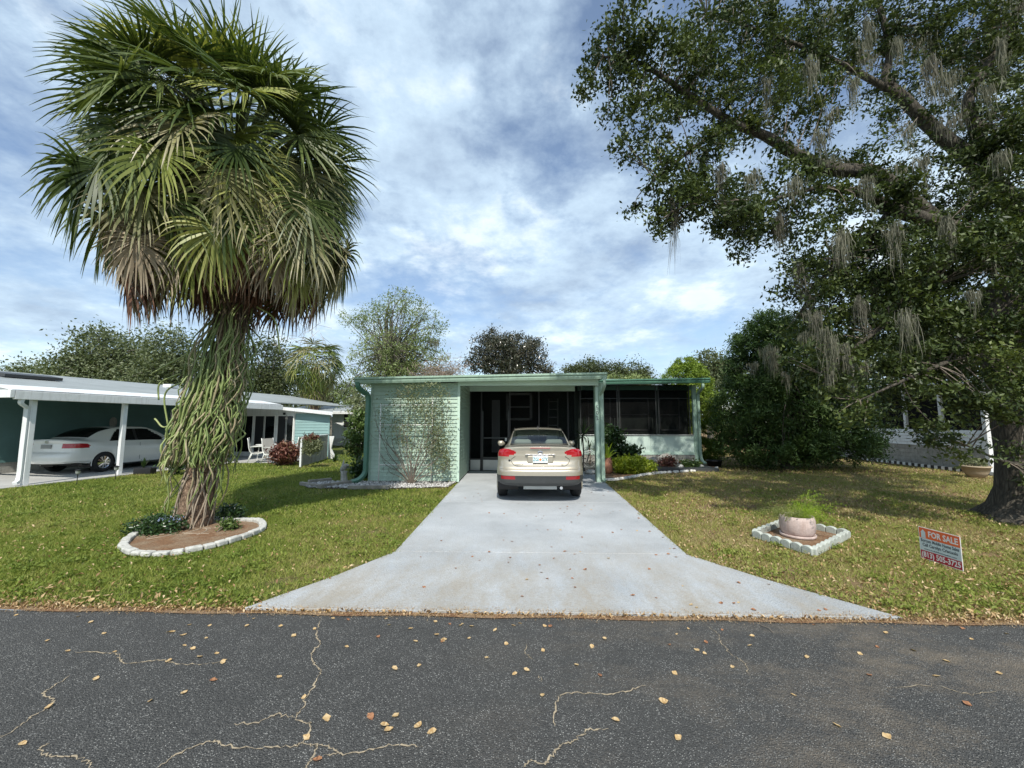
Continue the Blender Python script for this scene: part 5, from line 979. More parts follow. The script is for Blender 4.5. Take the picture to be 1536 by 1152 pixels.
# mulch bed and edging stones on the right of the post
b = MB(); BPX = [(2.2, 11.4), (2.6, 11.55), (3.2, 12.1), (3.75, 12.65), (4.4, 13.1), (5.3, 13.5), (6.3, 14.0), (6.9, 14.7), (6.9, 15.44), (2.2, 15.44)]
b.prism(BPX, -.02, .012); b.build('planting_bed', 'mulch', None, kind='structure')
SE = thing('bed_edging', (3.7, 12.6, 0), 'curving row of white stones edging the bed right of the post', 'edging')
C_ = catmull([(*p, 0) for p in BPX[:8]], 10); acc = 0; k = 0
while k < len(C_)-2:
    p = C_[k]; q = C_[k+1]; L_ = random.uniform(.10, .19); b = MB(); an = math.atan2(q[1]-p[1], q[0]-p[0]); n = 8; V = []
    for z, r in ((.0, 1), (.045, 1.0), (.07, .6)): V += [(p[0]+L_*r*.55*math.cos(t)*math.cos(an)-.05*r*math.sin(t)*math.sin(an)+random.uniform(-.006, .006), p[1]+L_*r*.55*math.cos(t)*math.sin(an)+.05*r*math.sin(t)*math.cos(an)+random.uniform(-.006, .006), z) for t in np.arange(n)*2*PI/n]
    b.add(V, [(i*n+j, i*n+(j+1) % n, (i+1)*n+(j+1) % n, (i+1)*n+j) for i in range(2) for j in range(n)]+[tuple(2*n+j for j in range(n))]); b.build('stone', 'stonewhite', SE, True); k += 2 if L_ > .14 else 1
def rock(name, label, c, r, mat='stonewhite', seed=0):
    rg = np.random.default_rng(seed); bm_ = MB(); n = 10; V = []; m = 6
    for i in range(m+1):
        t = PI*i/m
        for j in range(n): a = j*2*PI/n; k = 1+rg.uniform(-.16, .16); V.append((c[0]+r[0]*math.sin(t)*math.cos(a)*k, c[1]+r[1]*math.sin(t)*math.sin(a)*k, c[2]+r[2]*math.cos(t)*(1+rg.uniform(-.1, .1))))
    bm_.add(V, [(i*n+j, (i+1)*n+j, (i+1)*n+(j+1) % n, i*n+(j+1) % n) for i in range(m) for j in range(n)]); o = bm_.build(name, mat, None); tag(o, label, 'rock', 'rocks by the mint house'); return o
rock('rock', 'large pale rock leaning at the porch foundation right of the golden shrub', (5.1, 14.75, .24), (.34, .2, .26), 'stoneblock', 1)
rock('rock', 'flat white rock beside the car at the carport edge', (2.05, 12.75, .08), (.17, .12, .08), 'stonewhite', 2)
rock('rock', 'small white rock lying in front of the large pale rock', (5.35, 14.1, .08), (.10, .08, .10), 'stonewhite', 3)
rock('rock', 'pale rock near the right end of the porch bed', (6.1, 14.4, .07), (.16, .12, .08), 'stonewhite', 4)
rock('rock', 'brownish rock half hidden left of the large pale rock', (4.6, 14.7, .18), (.26, .18, .2), 'stoneblock', 5)
o = thing('black_tub', (6.98, 15.2, 0), 'low black tub on the grass at the porch corner downspout', 'tub'); b = MB(); b.lathe([(.22, 0), (.27, .2), (.29, .2), (.29, .23), (.26, .23), (.21, .04)], (6.98, 15.2, 0), 20); b.build('tub', 'black', o, True)
# gravel bed on the left
GB = [(-4.75, 10.9), (-5.5, 11.0), (-5.72, 10.4), (-5.35, 9.9), (-4.2, 9.78), (-2.9, 9.9), (-1.93, 10.1), (-1.84, 10.9)]
b = MB(); b.prism(GB, -.02, .012); b.build('gravel_bed', 'soil', None, kind='structure')
from math import hypot
def inside(poly, x, y):
    c = False; n = len(poly)
    for i in range(n):
        x1, y1 = poly[i]; x2, y2 = poly[(i+1) % n]
        if (y1 > y) != (y2 > y) and x < (x2-x1)*(y-y1)/(y2-y1)+x1: c = not c
    return c
V = []; F = []; T = []; k = 0
while k < 2600:
    x = RNG.uniform(-5.8, -1.8); y = RNG.uniform(9.7, 10.95)
    if not inside(GB, x, y): continue
    r = RNG.uniform(.014, .042); z = .012+r*.3+RNG.uniform(0, .015); b0 = len(V); a0 = RNG.uniform(0, 6)
    V += [(x+r*math.cos(a0+j*PI/2)*RNG.uniform(.7, 1.1), y+r*math.sin(a0+j*PI/2)*RNG.uniform(.7, 1.1), z+RNG.uniform(-.3, .3)*r) for j in range(4)]+[(x, y, z+r*.7), (x, y, z-r*.5)]
    for j in range(4): F += [(b0+j, b0+(j+1) % 4, b0+4), (b0+(j+1) % 4, b0+j, b0+5)]; T += [0, 0]
    T[-8:] = [RNG.random()]*8; k += 1
tag(link('gravel', setmesh('gravel', np.array(V), np.array(F), 'gravelmat', False, T)), 'pale grey gravel spread along the foot of the mint wall', None, kind='stuff')
TE = thing('timber_edging', (-5.4, 10.2, 0), 'grey weathered timbers framing the left end of the gravel bed', 'edging')
for p, q in (((-5.78, 10.35, .05), (-4.95, 9.84, .05)), ((-5.70, 10.55, .06), (-5.30, 11.0, .06)), ((-5.05, 9.86, .06), (-4.55, 10.55, .06)), ((-4.3, 9.80, .045), (-3.3, 9.84, .045))): b = MB(); b.bar(p, q, .09, .09); b.build('timber', 'timber', TE, bevel=.01)
# small statue
st = at(522, 720, 10.85); ST = thing('garden_statue', (st.x, 10.6, 0), 'small weathered grey garden statue of a bird on a stump by the left downspout', 'statue'); x, y = st.x, 10.6
b = MB(); b.tube([(x, y, 0), (x+.01, y, .1), (x-.01, y, .26), (x, y, .34)], [.13, .09, .075, .09], 10); b.build('pedestal', 'stoneblock', ST, True)
b = MB(); b.tube([(x-.10, y, .33), (x-.05, y-.01, .40), (x+.02, y-.02, .45), (x+.06, y-.02, .50), (x+.11, y-.02, .49), (x+.14, y-.02, .48)], [.015, .06, .075, .045, .035, .008], 10); b.build('bird', 'stoneblock', ST, True)
b = MB(); b.tube([(x-.03, y, .42), (x-.04, y+.01, .52), (x-.02, y+.01, .64)], [.05, .035, .006], 8); b.build('raised_wing', 'stoneblock', ST, True)
# trellis and climber on the front wall
TR = thing('garden_trellis', (-3.05, 10.6, 0), 'thin white pipe trellis standing against the mint front wall', 'trellis')
tx0, tx1, ty = at(570, 650, 10.62).x, at(648, 650, 10.62).x, 10.62
for x in (tx0, tx1): b = MB(); b.tube([(x, ty, 0), (x, ty, 2.12 if x == tx0 else 2.3)], .017, 8); b.build('upright', 'white_pipe', TR, True)
for z in (.50, 1.55, 2.08): b = MB(); b.tube([(tx0, ty, z), (tx1, ty, z)], .015, 8); b.build('crossbar', 'white_pipe', TR, True)
CL = thing('climbing_shrub', (-3.0, 10.5, 0), 'sparse woody climber with small pale leaves fanned over the trellis', 'climbing plant')
b = MB(); tips = []; bs = at(617, 722, 10.55)
tg = [(561, 608), (567, 640), (575, 620), (580, 660), (590, 600), (600, 610), (572, 680), (612, 585), (620, 600), (640, 588), (655, 590), (665, 600), (655, 640), (668, 660), (672, 690), (668, 700), (645, 620), (630, 640), (588, 630), (605, 640), (600, 590), (640, 660), (660, 675), (675, 585), (565, 660), (583, 700)]
for u, v in tg:
    e = at(u, v, 10.5+random.uniform(-.1, .15)); m1 = at(617+(u-617)*.35+random.uniform(-5, 5), 722+(v-722)*.28, 10.45); m2 = at(617+(u-617)*.85+random.uniform(-4, 4), 722+(v-722)*.62, 10.42); P_ = catmull([np.array(bs)*[1, 1, 0], np.array(m1), np.array(m2), np.array(e)], 6); b.tube(P_, np.linspace(.012, .003, len(P_)), 5)
    for k in range(5):
        a = P_[random.randrange(6, len(P_))]; e2 = a+RNG.normal(size=3)*[.22, .08, .2]; b.tube([a, (a+e2)/2+RNG.normal(size=3)*.03, e2], .003, 3, False); tips.append(e2)
b.build('stems', 'twig', CL, True)
lv = []
for (u, v, ru, rv, n) in ((655, 660, 20, 42, 1500), (640, 610, 28, 22, 700), (612, 595, 26, 14, 400), (600, 640, 26, 24, 420), (615, 665, 20, 20, 200), (662, 590, 12, 10, 120), (668, 690, 8, 18, 260), (575, 622, 12, 20, 90), (620, 580, 16, 6, 120), (648, 578, 14, 5, 100)):
    for k in range(n): q = RNG.normal(size=2)*.55; c = at(u+q[0]*ru, v+q[1]*rv, 10.5+RNG.normal()*.1); lv.append((c.x, min(c.y, 10.84), c.z))
foliage('foliage', np.array(lv), .066, 'vineleaf', CL, .1, .4)
# ================================================================== palm bed
b = MB(); OV = catmull([tuple(gp(u, v)) for u, v in ((183, 822), (200, 832), (250, 834), (310, 824), (360, 810), (390, 798), (394, 790), (385, 784), (350, 782), (300, 781), (240, 791), (200, 806), (183, 822))], 12)[:-1]
b.prism([(p[0], p[1]) for p in OV], -.02, .02); b.build('palm_bed', 'mulch', None, kind='structure')
PE = thing('bed_edging', OV.mean(0), 'white worn block ring edging the oval bed round the big palm', 'edging')
seg = np.linalg.norm(np.diff(np.vstack([OV, OV[:1]]), axis=0), axis=1); cum = np.concatenate([[0], np.cumsum(seg)]); OVc = np.vstack([OV, OV[:1]]); s_ = 0; tot = cum[-1]
def onp(s): s = s % tot; return np.array([np.interp(s, cum, OVc[:, i]) for i in range(3)])
while s_ < tot-.05:
    L_ = random.uniform(.13, .19); p = onp(s_+.006); q = onp(s_+L_-.006); b = MB(); h = random.uniform(.055, .075); b.bar((p[0], p[1], h/2), (q[0], q[1], h/2), .10, h); b.build('edging_block', 'edging', PE, bevel=.016); s_ += L_
c = gp(232, 800); shrub('flowering_shrub', 'dark low shrub with pale blue flowers left of the big palm', (c.x, c.y+.05, .10), (.40, .22, .13), 200, .05, 'bushdark', stems=12, sp=.05)
V_ = [tuple(np.array([c.x+.15, c.y, .22])+RNG.normal(size=3)*[.09, .05, .02]) for k in range(26)]+[tuple(np.array([c.x+.32, c.y, .20])+RNG.normal(size=3)*[.05, .05, .02]) for k in range(18)]
foliage('flower', np.array(V_), .026, 'blueflower', bpy.data.objects['flowering_shrub'], 1, .8)
c = gp(275, 788); shrub('low_plant', 'loose green plant hugging the left side of the palm base', (c.x, c.y+.1, .16), (.25, .15, .16), 90, .05, 'bushdark', sp=.05)
c = gp(344, 796); shrub('low_plant', 'small tuft of green leaves right of the palm base', (c.x, c.y, .08), (.12, .1, .08), 40, .05, 'bushmid', sp=.04)
c = gp(340, 783); shrub('low_plant', 'dark leafy plant behind the palm base at right', (c.x, c.y+.1, .14), (.2, .12, .14), 70, .06, 'bushdark', sp=.05)
# ================================================================== pot bed on the right lawn
SQ = [gp(1131, 806), gp(1221, 834), gp(1273, 806), gp(1180, 786)]
b = MB(); b.prism([(p.x, p.y) for p in SQ], -.02, .015); b.build('pot_bed', 'mulch', None, kind='structure')
KE = thing('bed_edging', (SQ[0]+SQ[2])/2, 'pale green scalloped concrete edging round the flower pot on the right lawn', 'edging')
for i in range(4):
    A, B = SQ[i], SQ[(i+1) % 4]; L_ = (B-A).length; n = max(4, round(L_/.15)); d = (B-A)/L_; nr_ = Vector((-d.y, d.x, 0))
    for k in range(n):
        a = A+d*(L_*k/n+.004); w_ = L_/n-.008; V = []; m = 7
        for off in (-.03, .03):
            for j in range(m): t = j/(m-1); V.append(a+d*(w_*t)+nr_*off+Vector((0, 0, .082+.024*math.sin(PI*t)**.7)))
            V += [a+d*w_+nr_*off, a+nr_*off]
        b = MB(); N_ = m+2; b.add(V, [tuple(range(N_)), tuple(range(2*N_-1, N_-1, -1))]+[(j, N_+j, N_+(j+1) % N_, (j+1) % N_) for j in range(N_)]); b.build('edging_block', 'edging_green', KE, bevel=.008)
pc = gp(1197, 806); FP = thing('flower_pot', (pc.x, pc.y, 0), 'round flaking pinkish white pot on a saucer in the scalloped bed', 'pot')
b = MB(); b.lathe([(.175, .035), (.195, .06), (.21, .10), (.218, .18), (.216, .25), (.206, .295), (.192, .295), (.19, .25)], (pc.x, pc.y, .01), 28); b.build('bowl', 'oldpot', FP, True)
b = MB(); b.lathe([(.19, 0), (.215, .012), (.22, .045), (.2, .045), (.18, .02)], (pc.x, pc.y, .012), 28); b.build('saucer', 'oldpot', FP, True)
b = MB(); b.lathe([(.188, .25), (.0, .27)], (pc.x, pc.y, .01), 16); b.build('soil', 'soil', FP)
FE = thing('asparagus_fern', (pc.x, pc.y, .27), 'feathery lime green fern spilling from the pinkish white pot', 'fern')
for k in range(64):
    sd = k % 3; a = random.uniform(-1.1, 1.0) if sd else random.uniform(2.2, 4.0); e = R(random.uniform(15, 70) if sd else random.uniform(10, 45)); l_ = random.uniform(.26, .62); d = np.array([math.cos(a)*math.cos(e), math.sin(a)*math.cos(e)*.8, math.sin(e)]); p = np.array([pc.x, pc.y, .27])+RNG.normal(size=3)*[.07, .06, .01]; C_ = []; D_ = []; pts = [p.copy()]
    for q in range(12):
        d = d+np.array([0, 0, -.12*(q/6)]); d /= np.linalg.norm(d); p = p+d*l_/12; pts.append(p.copy()); m = 11; env = math.sin(PI*min(.95, (q+2)/13)); off = RNG.normal(size=(m, 3))*.022*env; C_ += list(p+off); D_ += list(off/.02+d*.3)
    V, F, t_ = leafquads(np.array(C_), .028, .4, .12, dirs=np.array(D_)); V = V-np.array(ORG[FE.name]); fr = link('frond', setmesh('frond', V, F, 'fernlime' if sd else 'fernold', False, t_), FE)
    if k % 4 == 0: b = MB(); b.tube(pts, .002, 3, False); b.build('stalk', 'fernold', fr)
# big shallow pot by the white porch
q = at(1463, 700, 12.45); o = thing('planter_bowl', (q.x, 12.45, 0), 'wide sand coloured planter bowl at the corner of the white porch house', 'pot'); b = MB(); b.lathe([(.17, .0), (.26, .15), (.31, .30), (.33, .30), (.33, .345), (.30, .345), (.27, .25)], (q.x, 12.45, .0), 24); b.build('bowl', 'sandpot', o, True); b = MB(); b.lathe([(.29, .31), (0, .32)], (q.x, 12.45, 0), 12); b.build('soil', 'soil', o)
shrub('potted_succulent', 'short grey green plant growing in the wide planter bowl', (q.x, 12.45, .42), (.26, .22, .12), 70, .05, 'vineleaf', cat='plant', sp=.04)
# ================================================================== small things round the left neighbour
def pathlight(p, label):
    o = thing('path_light', p, label, 'garden light', 'solar path lights along the carport edge'); b = MB(); b.tube([p, p+Vector((0, 0, .30))], .009, 6); b.build('stake', 'black', o)
    b = MB(); b.lathe([(.03, .27), (.045, .29), (.05, .36), (.0, .36)], p, 12); b.build('lens', 'alu', o); b = MB(); b.lathe([(.062, .36), (.06, .38), (.02, .40), (0, .40)], p, 14); b.build('cap', 'black', o)
pathlight(gp(115, 727), 'black solar path light in the grass between the two front carport posts')
pathlight(gp(173, 720), 'black solar path light close by the second white carport post')
p = gp(217, 711); o = thing('trough_planter', p, 'black trough planter at the carport edge beside the white car', 'planter'); b = MB(); b.box((p.x-.28, p.y-.11, .0), (p.x+.28, p.y+.11, .2)); b.build('trough', 'black', o, bevel=.015)
rosette('succulent', 'grey green upright succulent standing in the black trough planter', (p.x-.05, p.y, .2), 16, .3, .07, 'bushdark', el=(50, 88), droop=.05)
for (u, v, l_) in ((262, 712, 'dark planter with green plant at the carport edge left of the palm trunk'),):
    p = gp(u, v); shrub('carport_plant', l_, (p.x, p.y, .5), (.28, .25, .45), 120, .09, 'bushdark', cat='plant')
EW = thing('low_curb', gp(270, 703), 'low white curb stones at the end of the neighbour driveway', 'edging')
for k in range(7): p = gp(245+k*12, 705.5-k*.3); b = MB(); b.box((p.x-.11, p.y-.06, 0), (p.x+.11, p.y+.06, .09)); b.build('curb_stone', 'stonewhite', EW, bevel=.02)
# patio chairs and table
def chair(p, rz, label):
    o = thing('patio_chair', (p.x, p.y, .02), label, 'chair', 'patio chairs', rz, local=True)
    def P(b, nm, m): b.build(nm, m, o, True, local=True)
    for sg in (-1, 1):
        x = sg*.28; b = MB(); b.tube(catmull([(x, .30, .42), (x, -.25, .38), (x, -.40, .98)], 5), .016, 6); P(b, 'side_frame', 'white_pipe')
        b = MB(); b.tube(catmull([(x, .34, .01), (x, .26, .42), (x, .18, .62), (x, -.30, .62)], 5), .016, 6); P(b, 'leg', 'white_pipe'); b = MB(); b.tube([(x, -.38, .01), (x, -.24, .40)], .016, 6); P(b, 'leg', 'white_pipe')
        b = MB(); b.bar((x, .2, .635), (x, -.28, .635), .05, .02); P(b, 'armrest', 'white_pipe')
    for nm, a, c in (('seat', (.28, .41), (-.24, .385)), ('backrest', (-.26, .42), (-.39, .97))):
        b = MB(); b.add([(-.27, a[0], a[1]), (.27, a[0], a[1]), (.27, c[0], c[1]), (-.27, c[0], c[1]), (-.27, a[0]-.008, a[1]-.012), (.27, a[0]-.008, a[1]-.012), (.27, c[0]-.008, c[1]-.012), (-.27, c[0]-.008, c[1]-.012)], [(0, 1, 2, 3), (7, 6, 5, 4), (0, 4, 5, 1), (1, 5, 6, 2), (2, 6, 7, 3), (3, 7, 4, 0)]); b.build(nm, 'fabric', o, local=True)
chair(gp(412, 696), R(-100), 'white framed sling chair facing right, nearest the palm trunk'); chair(gp(388, 694), R(-60), 'white framed sling chair half hidden behind the palm trunk'); chair(gp(437, 690), R(95), 'white framed sling chair facing left behind the red croton')
p = gp(400, 691); o = thing('patio_table', p, 'small round white metal table among the patio chairs', 'table'); b = MB(); b.lathe([(.42, .66), (.44, .67), (.44, .69), (0, .69)], p, 24); b.build('tabletop', 'white_pipe', o)
for k in range(4): a = k*PI/2+.4; b = MB(); b.tube([p+Vector((.36*math.cos(a), .36*math.sin(a), 0)), p+Vector((.3*math.cos(a), .3*math.sin(a), .66))], .015, 6); b.build('leg', 'white_pipe', o)
p = gp(425, 698); shrub('croton_shrub', 'dark red leaved croton in front of the sunroom patio', (p.x, p.y+.1, .44), (.48, .4, .42), 230, .15, 'croton', stems=14, asp=.35)
p = gp(446, 694); shrub('croton_shrub', 'orange yellow croton between the red croton and the patio screen', (p.x, p.y+.8, .52), (.2, .25, .3), 60, .13, 'crotonyel', stems=8, asp=.35)
PSC = thing('patio_screen', (-8.9, 16.8, 0), 'low weathered grey patio screen with white posts right of the red croton', 'fence')
A = gp(452, 700); B = gp(490, 688)
for i in range(3):
    a = A+(B-A)*(i/3+.01); q = A+(B-A)*((i+1)/3-.01); b = MB(); b.bar(a+Vector((0, 0, .52)), q+Vector((0, 0, .52)), .05, 1.0); b.build('panel', 'stoneblock', PSC)
for t in (0, .28, .62, 1.0): q = A+(B-A)*t; b = MB(); b.box((q.x-.03, q.y-.09, 0), (q.x+.03, q.y-.03, 1.06)); b.build('post', 'white', PSC)
b = MB(); b.bar(A+Vector((0, 0, 1.06)), B+Vector((0, 0, 1.06)), .12, .05); b.build('cap_rail', 'stonewhite', PSC)
b = MB(); b.add([(B.x+.05, B.y, 0), (B.x+.42, B.y, 0), (B.x+.18, B.y, .45), (B.x+.3, B.y, 1.0), (B.x+.05, B.y, 1.0), (B.x+.05, B.y+.06, 0), (B.x+.42, B.y+.06, 0), (B.x+.18, B.y+.06, .45), (B.x+.3, B.y+.06, 1.0), (B.x+.05, B.y+.06, 1.0)], [(0, 1, 2, 3, 4), (9, 8, 7, 6, 5)]+[(i, 5+i, 5+(i+1) % 5, (i+1) % 5) for i in range(5)]); b.build('end_buttress', 'white', PSC)
p = gp(466, 702); PL = thing('hanging_plant', (p.x, p.y, .5), 'grey green trailing plant with red leafed top hung in front of the patio screen', 'plant'); P, cc, ct = in_blobs([((p.x, p.y, .78), (.34, .16, .34), 1)], 160, 12, .07, .3); foliage('foliage', P, .09, 'vineleaf', PL, .1, .3)
P, cc, ct = in_blobs([((p.x, p.y, 1.12), (.34, .16, .12), 1)], 30, 12, .06, .3); foliage('red_leaves', P, .12, 'croton', PL, .6, .3)
p = gp(493, 693); rosette('low_rosette', 'low dark strap leaved plant at the right foot of the patio screen', (p.x+.1, p.y+.3, 0), 30, .45, .05, 'bushdark', el=(20, 80), droop=.4)
# ================================================================== for sale sign
SG = thing('for_sale_sign', (4.84, 4.68, 0), 'orange, pale blue and red FOR SALE yard sign stuck in the right lawn', 'sign', None, local=True)
a = Vector(gp(1381.5, 836, .03)); b_ = Vector(gp(1445, 857, .03)); W_ = (b_-a).xy.length; ang = math.atan2(b_.y-a.y, b_.x-a.x); cxy = (a+b_)/2; SG.location = (cxy.x, cxy.y, 0); SG.rotation_euler = (0, 0, ang); HS = .36; z0 = .03
def sg(x0, z_0, x1, z_1, y, m, nm): b = MB(); b.box((x0, y-.0006, z_0), (x1, y, z_1)); return b.build(nm, m, SG, local=True)
b = MB(); b.box((-W_/2, 0, z0), (W_/2, .005, z0+HS)); b.build('board', 'print_white', SG, local=True)
e = .006; sg(-W_/2+e, z0+HS*.66, W_/2-e, z0+HS-e, -.0002, 'sign_orange', 'orange_band'); sg(-W_/2+e, z0+HS*.27, W_/2-e, z0+HS*.66-.001, -.0002, 'sign_pale', 'pale_band'); sg(-W_/2+e, z0+e, W_/2-e, z0+HS*.27-.001, -.0002, 'sign_red', 'red_band')
hx = -W_/2+.05; b = MB(); hz0 = z0+HS*.67; b.add([(hx-.022, -.0012, hz0), (hx+.028, -.0012, hz0), (hx+.028, -.0012, hz0+.06), (hx+.033, -.0012, hz0+.06), (hx+.003, -.0012, hz0+.095), (hx-.027, -.0012, hz0+.06), (hx-.022, -.0012, hz0+.06)], [(0, 1, 2, 3, 4, 5, 6)]); b.build('house_symbol', 'sign_pale', SG, local=True)
TX = Matrix.Rotation(PI/2, 4, 'X')
text_mesh('FOR SALE', .092, 'print_white', SG, Matrix.Translation((.042, -.0014, z0+HS*.81)) @ TX, width=W_-.135, bold=.0022)
text_mesh('Borcom Mobile Home Sales', .05, 'print_dark', SG, Matrix.Translation((0, -.0014, z0+HS*.585)) @ TX, width=W_-.04, bold=.0013)
text_mesh('Call Carolyn Criscuolo', .05, 'print_dark', SG, Matrix.Translation((0, -.0014, z0+HS*.45)) @ TX, width=W_-.07, bold=.0013)
text_mesh('www.mobilehomesales.com', .022, 'print_dark', SG, Matrix.Translation((0, -.0014, z0+HS*.325)) @ TX, width=W_-.10, bold=.0004)
text_mesh('(813) 505-3725', .085, 'print_white', SG, Matrix.Translation((0, -.0014, z0+HS*.14)) @ TX, width=W_-.035, bold=.002)
for x in (-W_*.3, W_*.3): b = MB(); b.tube([(x, .008, -.12), (x, .008, z0+HS*.8)], .003, 6); b.build('wire_leg', 'grey', SG, local=True)
# ================================================================== grass, litter, fallen leaves
def pin(poly, X, Y):
    c = np.zeros(len(X), bool); n = len(poly)
    for i in range(n):
        x1, y1 = poly[i][:2]; x2, y2 = poly[(i+1) % n][:2]
        with np.errstate(divide='ignore', invalid='ignore'): c ^= ((y1 > Y) != (y2 > Y)) & (X < (x2-x1)*(Y-y1)/(y2-y1+1e-12)+x1)
    return c
drv = [(dl(y)+.03+.02*math.sin(y*9)+.015*math.sin(y*31), y) for y in np.linspace(3.4, 13.6, 90)]+[(dr(y)-.03-.02*math.sin(y*8)-.015*math.sin(y*27), y) for y in np.linspace(13.6, 3.4, 90)]
bx = lambda x0, y0, x1, y1: [(x0, y0), (x1, y0), (x1, y1), (x0, y1)]
NO = [drv, GB, BPX, [(p[0], p[1]) for p in OV], [(p.x, p.y) for p in SQ], bx(-4.2, 10.9, 2.2, 30), bx(2, 15.4, 6.5, 30), [tuple(nl(x, y)[:2]) for x, y in ((-22, -1.6), (.25, -1.6), (.25, 6.6), (-22, 6.6))], bx(-16, 15.9, -9.55, 40), bx(-17, 27, -6, 40), [(14.2, 12.4), (30, 12.4), (30, 40), (14.9, 40)]]
def lawn_pts(n, ylo, yhi, power, xf):
    y = ylo+(yhi-ylo)*RNG.random(n)**power; x = (RNG.random(n)*2-1)*xf(y); ok = np.ones(n, bool)
    for p in NO: ok &= ~pin(p, x, y)
    ok &= np.hypot(x-OB.x, y-OB.y) > .5
    return x[ok], y[ok]
BARE = [(560, 800, .30), (600, 770, .2), (430, 872, .32), (250, 857, .22), (1180, 860, .3), (1090, 800, .35), (1060, 760, .3), (1310, 880, .35), (1120, 760, .35), (1470, 830, .3), (540, 850, .2)]
def blades(name, n, ylo, yhi, power, h, w_, base_z=-.012):
    x, y = lawn_pts(n, ylo, yhi, power, lambda y: y*1.36+.6)
    f = np.sin(x*1.3+1.7*np.sin(y*.9))*np.sin(y*1.1+1.3*np.sin(x*.7)); rgt = np.clip((x+1)/6, 0, 1); keep = RNG.random(len(x)) < np.clip(.92-.22*rgt+.25*f, .3, 1); bare = np.zeros(len(x))
    for (u_, v_, r_) in BARE: q_ = gp(u_, v_); bare = np.maximum(bare, np.exp(-(((x-q_.x)/r_)**2+((y-q_.y)/(r_*.8))**2)))
    keep &= RNG.random(len(x)) > bare*1.15*(.6+.4*np.sin(x*9)*np.sin(y*11)); keep &= ~((y < 4.1+.25*f) & (RNG.random(len(x)) < (4.3-y)*.8)); x, y = x[keep], y[keep]
    n = len(x); a = RNG.uniform(0, 2*PI, n); W = w_*RNG.uniform(.6, 1.3, n)*(1 if np.isscalar(w_) else 1); Hh = h*RNG.uniform(.45, 1.25, n); ln = RNG.normal(size=(n, 2))*(Hh*.75)[:, None]
    P0 = np.stack([x-np.cos(a)*W/2, y-np.sin(a)*W/2, np.full(n, base_z)], 1); P1 = np.stack([x+np.cos(a)*W/2, y+np.sin(a)*W/2, np.full(n, base_z)], 1); P2 = np.stack([x+ln[:, 0], y+ln[:, 1], base_z+Hh], 1)
    V = np.stack([P0, P1, P2], 1).reshape(-1, 3); F = np.arange(3*n).reshape(-1, 3); return V, F, RNG.random(n)
def join(L_):
    V = []; F = []; T = []; o = 0
    for v, f, t in L_: V.append(v); F.append(f+o); T.append(t); o += len(v)
    return np.vstack(V), np.vstack(F), np.concatenate(T)
GL = [blades('a', 300000, 3.60, 7.0, 1.0, .042, .0085), blades('b', 210000, 7.0, 13, 1.0, .05, .015), blades('c', 110000, 13, 26, 1.2, .06, .028)]
x, y = lawn_pts(420, 3.7, 10, 1.3, lambda y: y*1.3); CX = np.repeat(x, 55); CY = np.repeat(y, 55); n = len(CX); r_ = np.repeat(RNG.uniform(.03, .12, len(x)), 55); CX = CX+RNG.normal(size=n)*r_; CY = CY+RNG.normal(size=n)*r_   # coarser weeds and tufts
ok = np.ones(n, bool)
for p in NO: ok &= ~pin(p, CX, CY)
CX, CY = CX[ok], CY[ok]; v_, f_, t_ = leafquads(np.stack([CX, CY, RNG.uniform(.015, .055, len(CX))], 1), .045, 1.0, .38); GL.append((v_, f_, np.clip(t_*.35, 0, 1)))
V, F, T = join(GL); tag(link('grass', setmesh('grass', V, F, 'blade', False, T)), 'short coarse lawn grass, greener on the left and drier on the right', None, kind='stuff')
def litter(n, ylo, yhi, size, sel, z0):
    x, y = lawn_pts(n, ylo, yhi, 1.2, lambda y: y*1.3+.4); k = RNG.random(len(x)) < sel(x, y)*(.35+1.1*np.clip(.5+.6*np.sin(x*2.1+1.3*np.sin(y*1.7))*np.sin(y*2.4+1.1*np.sin(x*1.9)), 0, 1)); x, y = x[k], y[k]
    C = np.stack([x, y, z0+RNG.uniform(.004, .03, len(x))], 1); return leafquads(C, size, 2.2, .45, fold=-.5)
lit = [litter(14000, 3.6, 8, .042, lambda x, y: np.where(x > 0, .85, .2)+.5*(y < 4.05), 0), litter(7000, 8, 15, .055, lambda x, y: np.where(x > 0, .8, .10), 0)]
n = 3400; x = RNG.uniform(-6, 6, n); y = 3.55+np.abs(RNG.normal(size=n))*.07; k = ~((x > -2.3) & (x < 3.0) & (y > 3.58)); x, y = x[k], y[k]
lit.append(leafquads(np.stack([x, y, RNG.uniform(-.012, .016, len(x))], 1), .034, 6, .42, fold=-.5))
V, F, T = join(lit); tag(link('leaf_litter', setmesh('leaf_litter', V, F, 'litter', False, T)), 'small tan dead leaves and chips scattered through the lawn', None, kind='stuff')
# pine needles and fines along both sides of the road edge
n = 9000; x = RNG.uniform(-6, 6, n); y = 3.565+RNG.normal(size=n)*.035; C = np.stack([x, y, np.where((x > -2.3) & (x < 3.0) & (y > 3.58), .016, -.008)+RNG.uniform(0, .006, n)], 1)
V, F, T = leafquads(C, .02, 2.5, .16); tag(link('road_edge_debris', setmesh('road_edge_debris', V, F, 'litter', False, T)), 'brown needles and chips lying along the asphalt edge', None, kind='stuff')
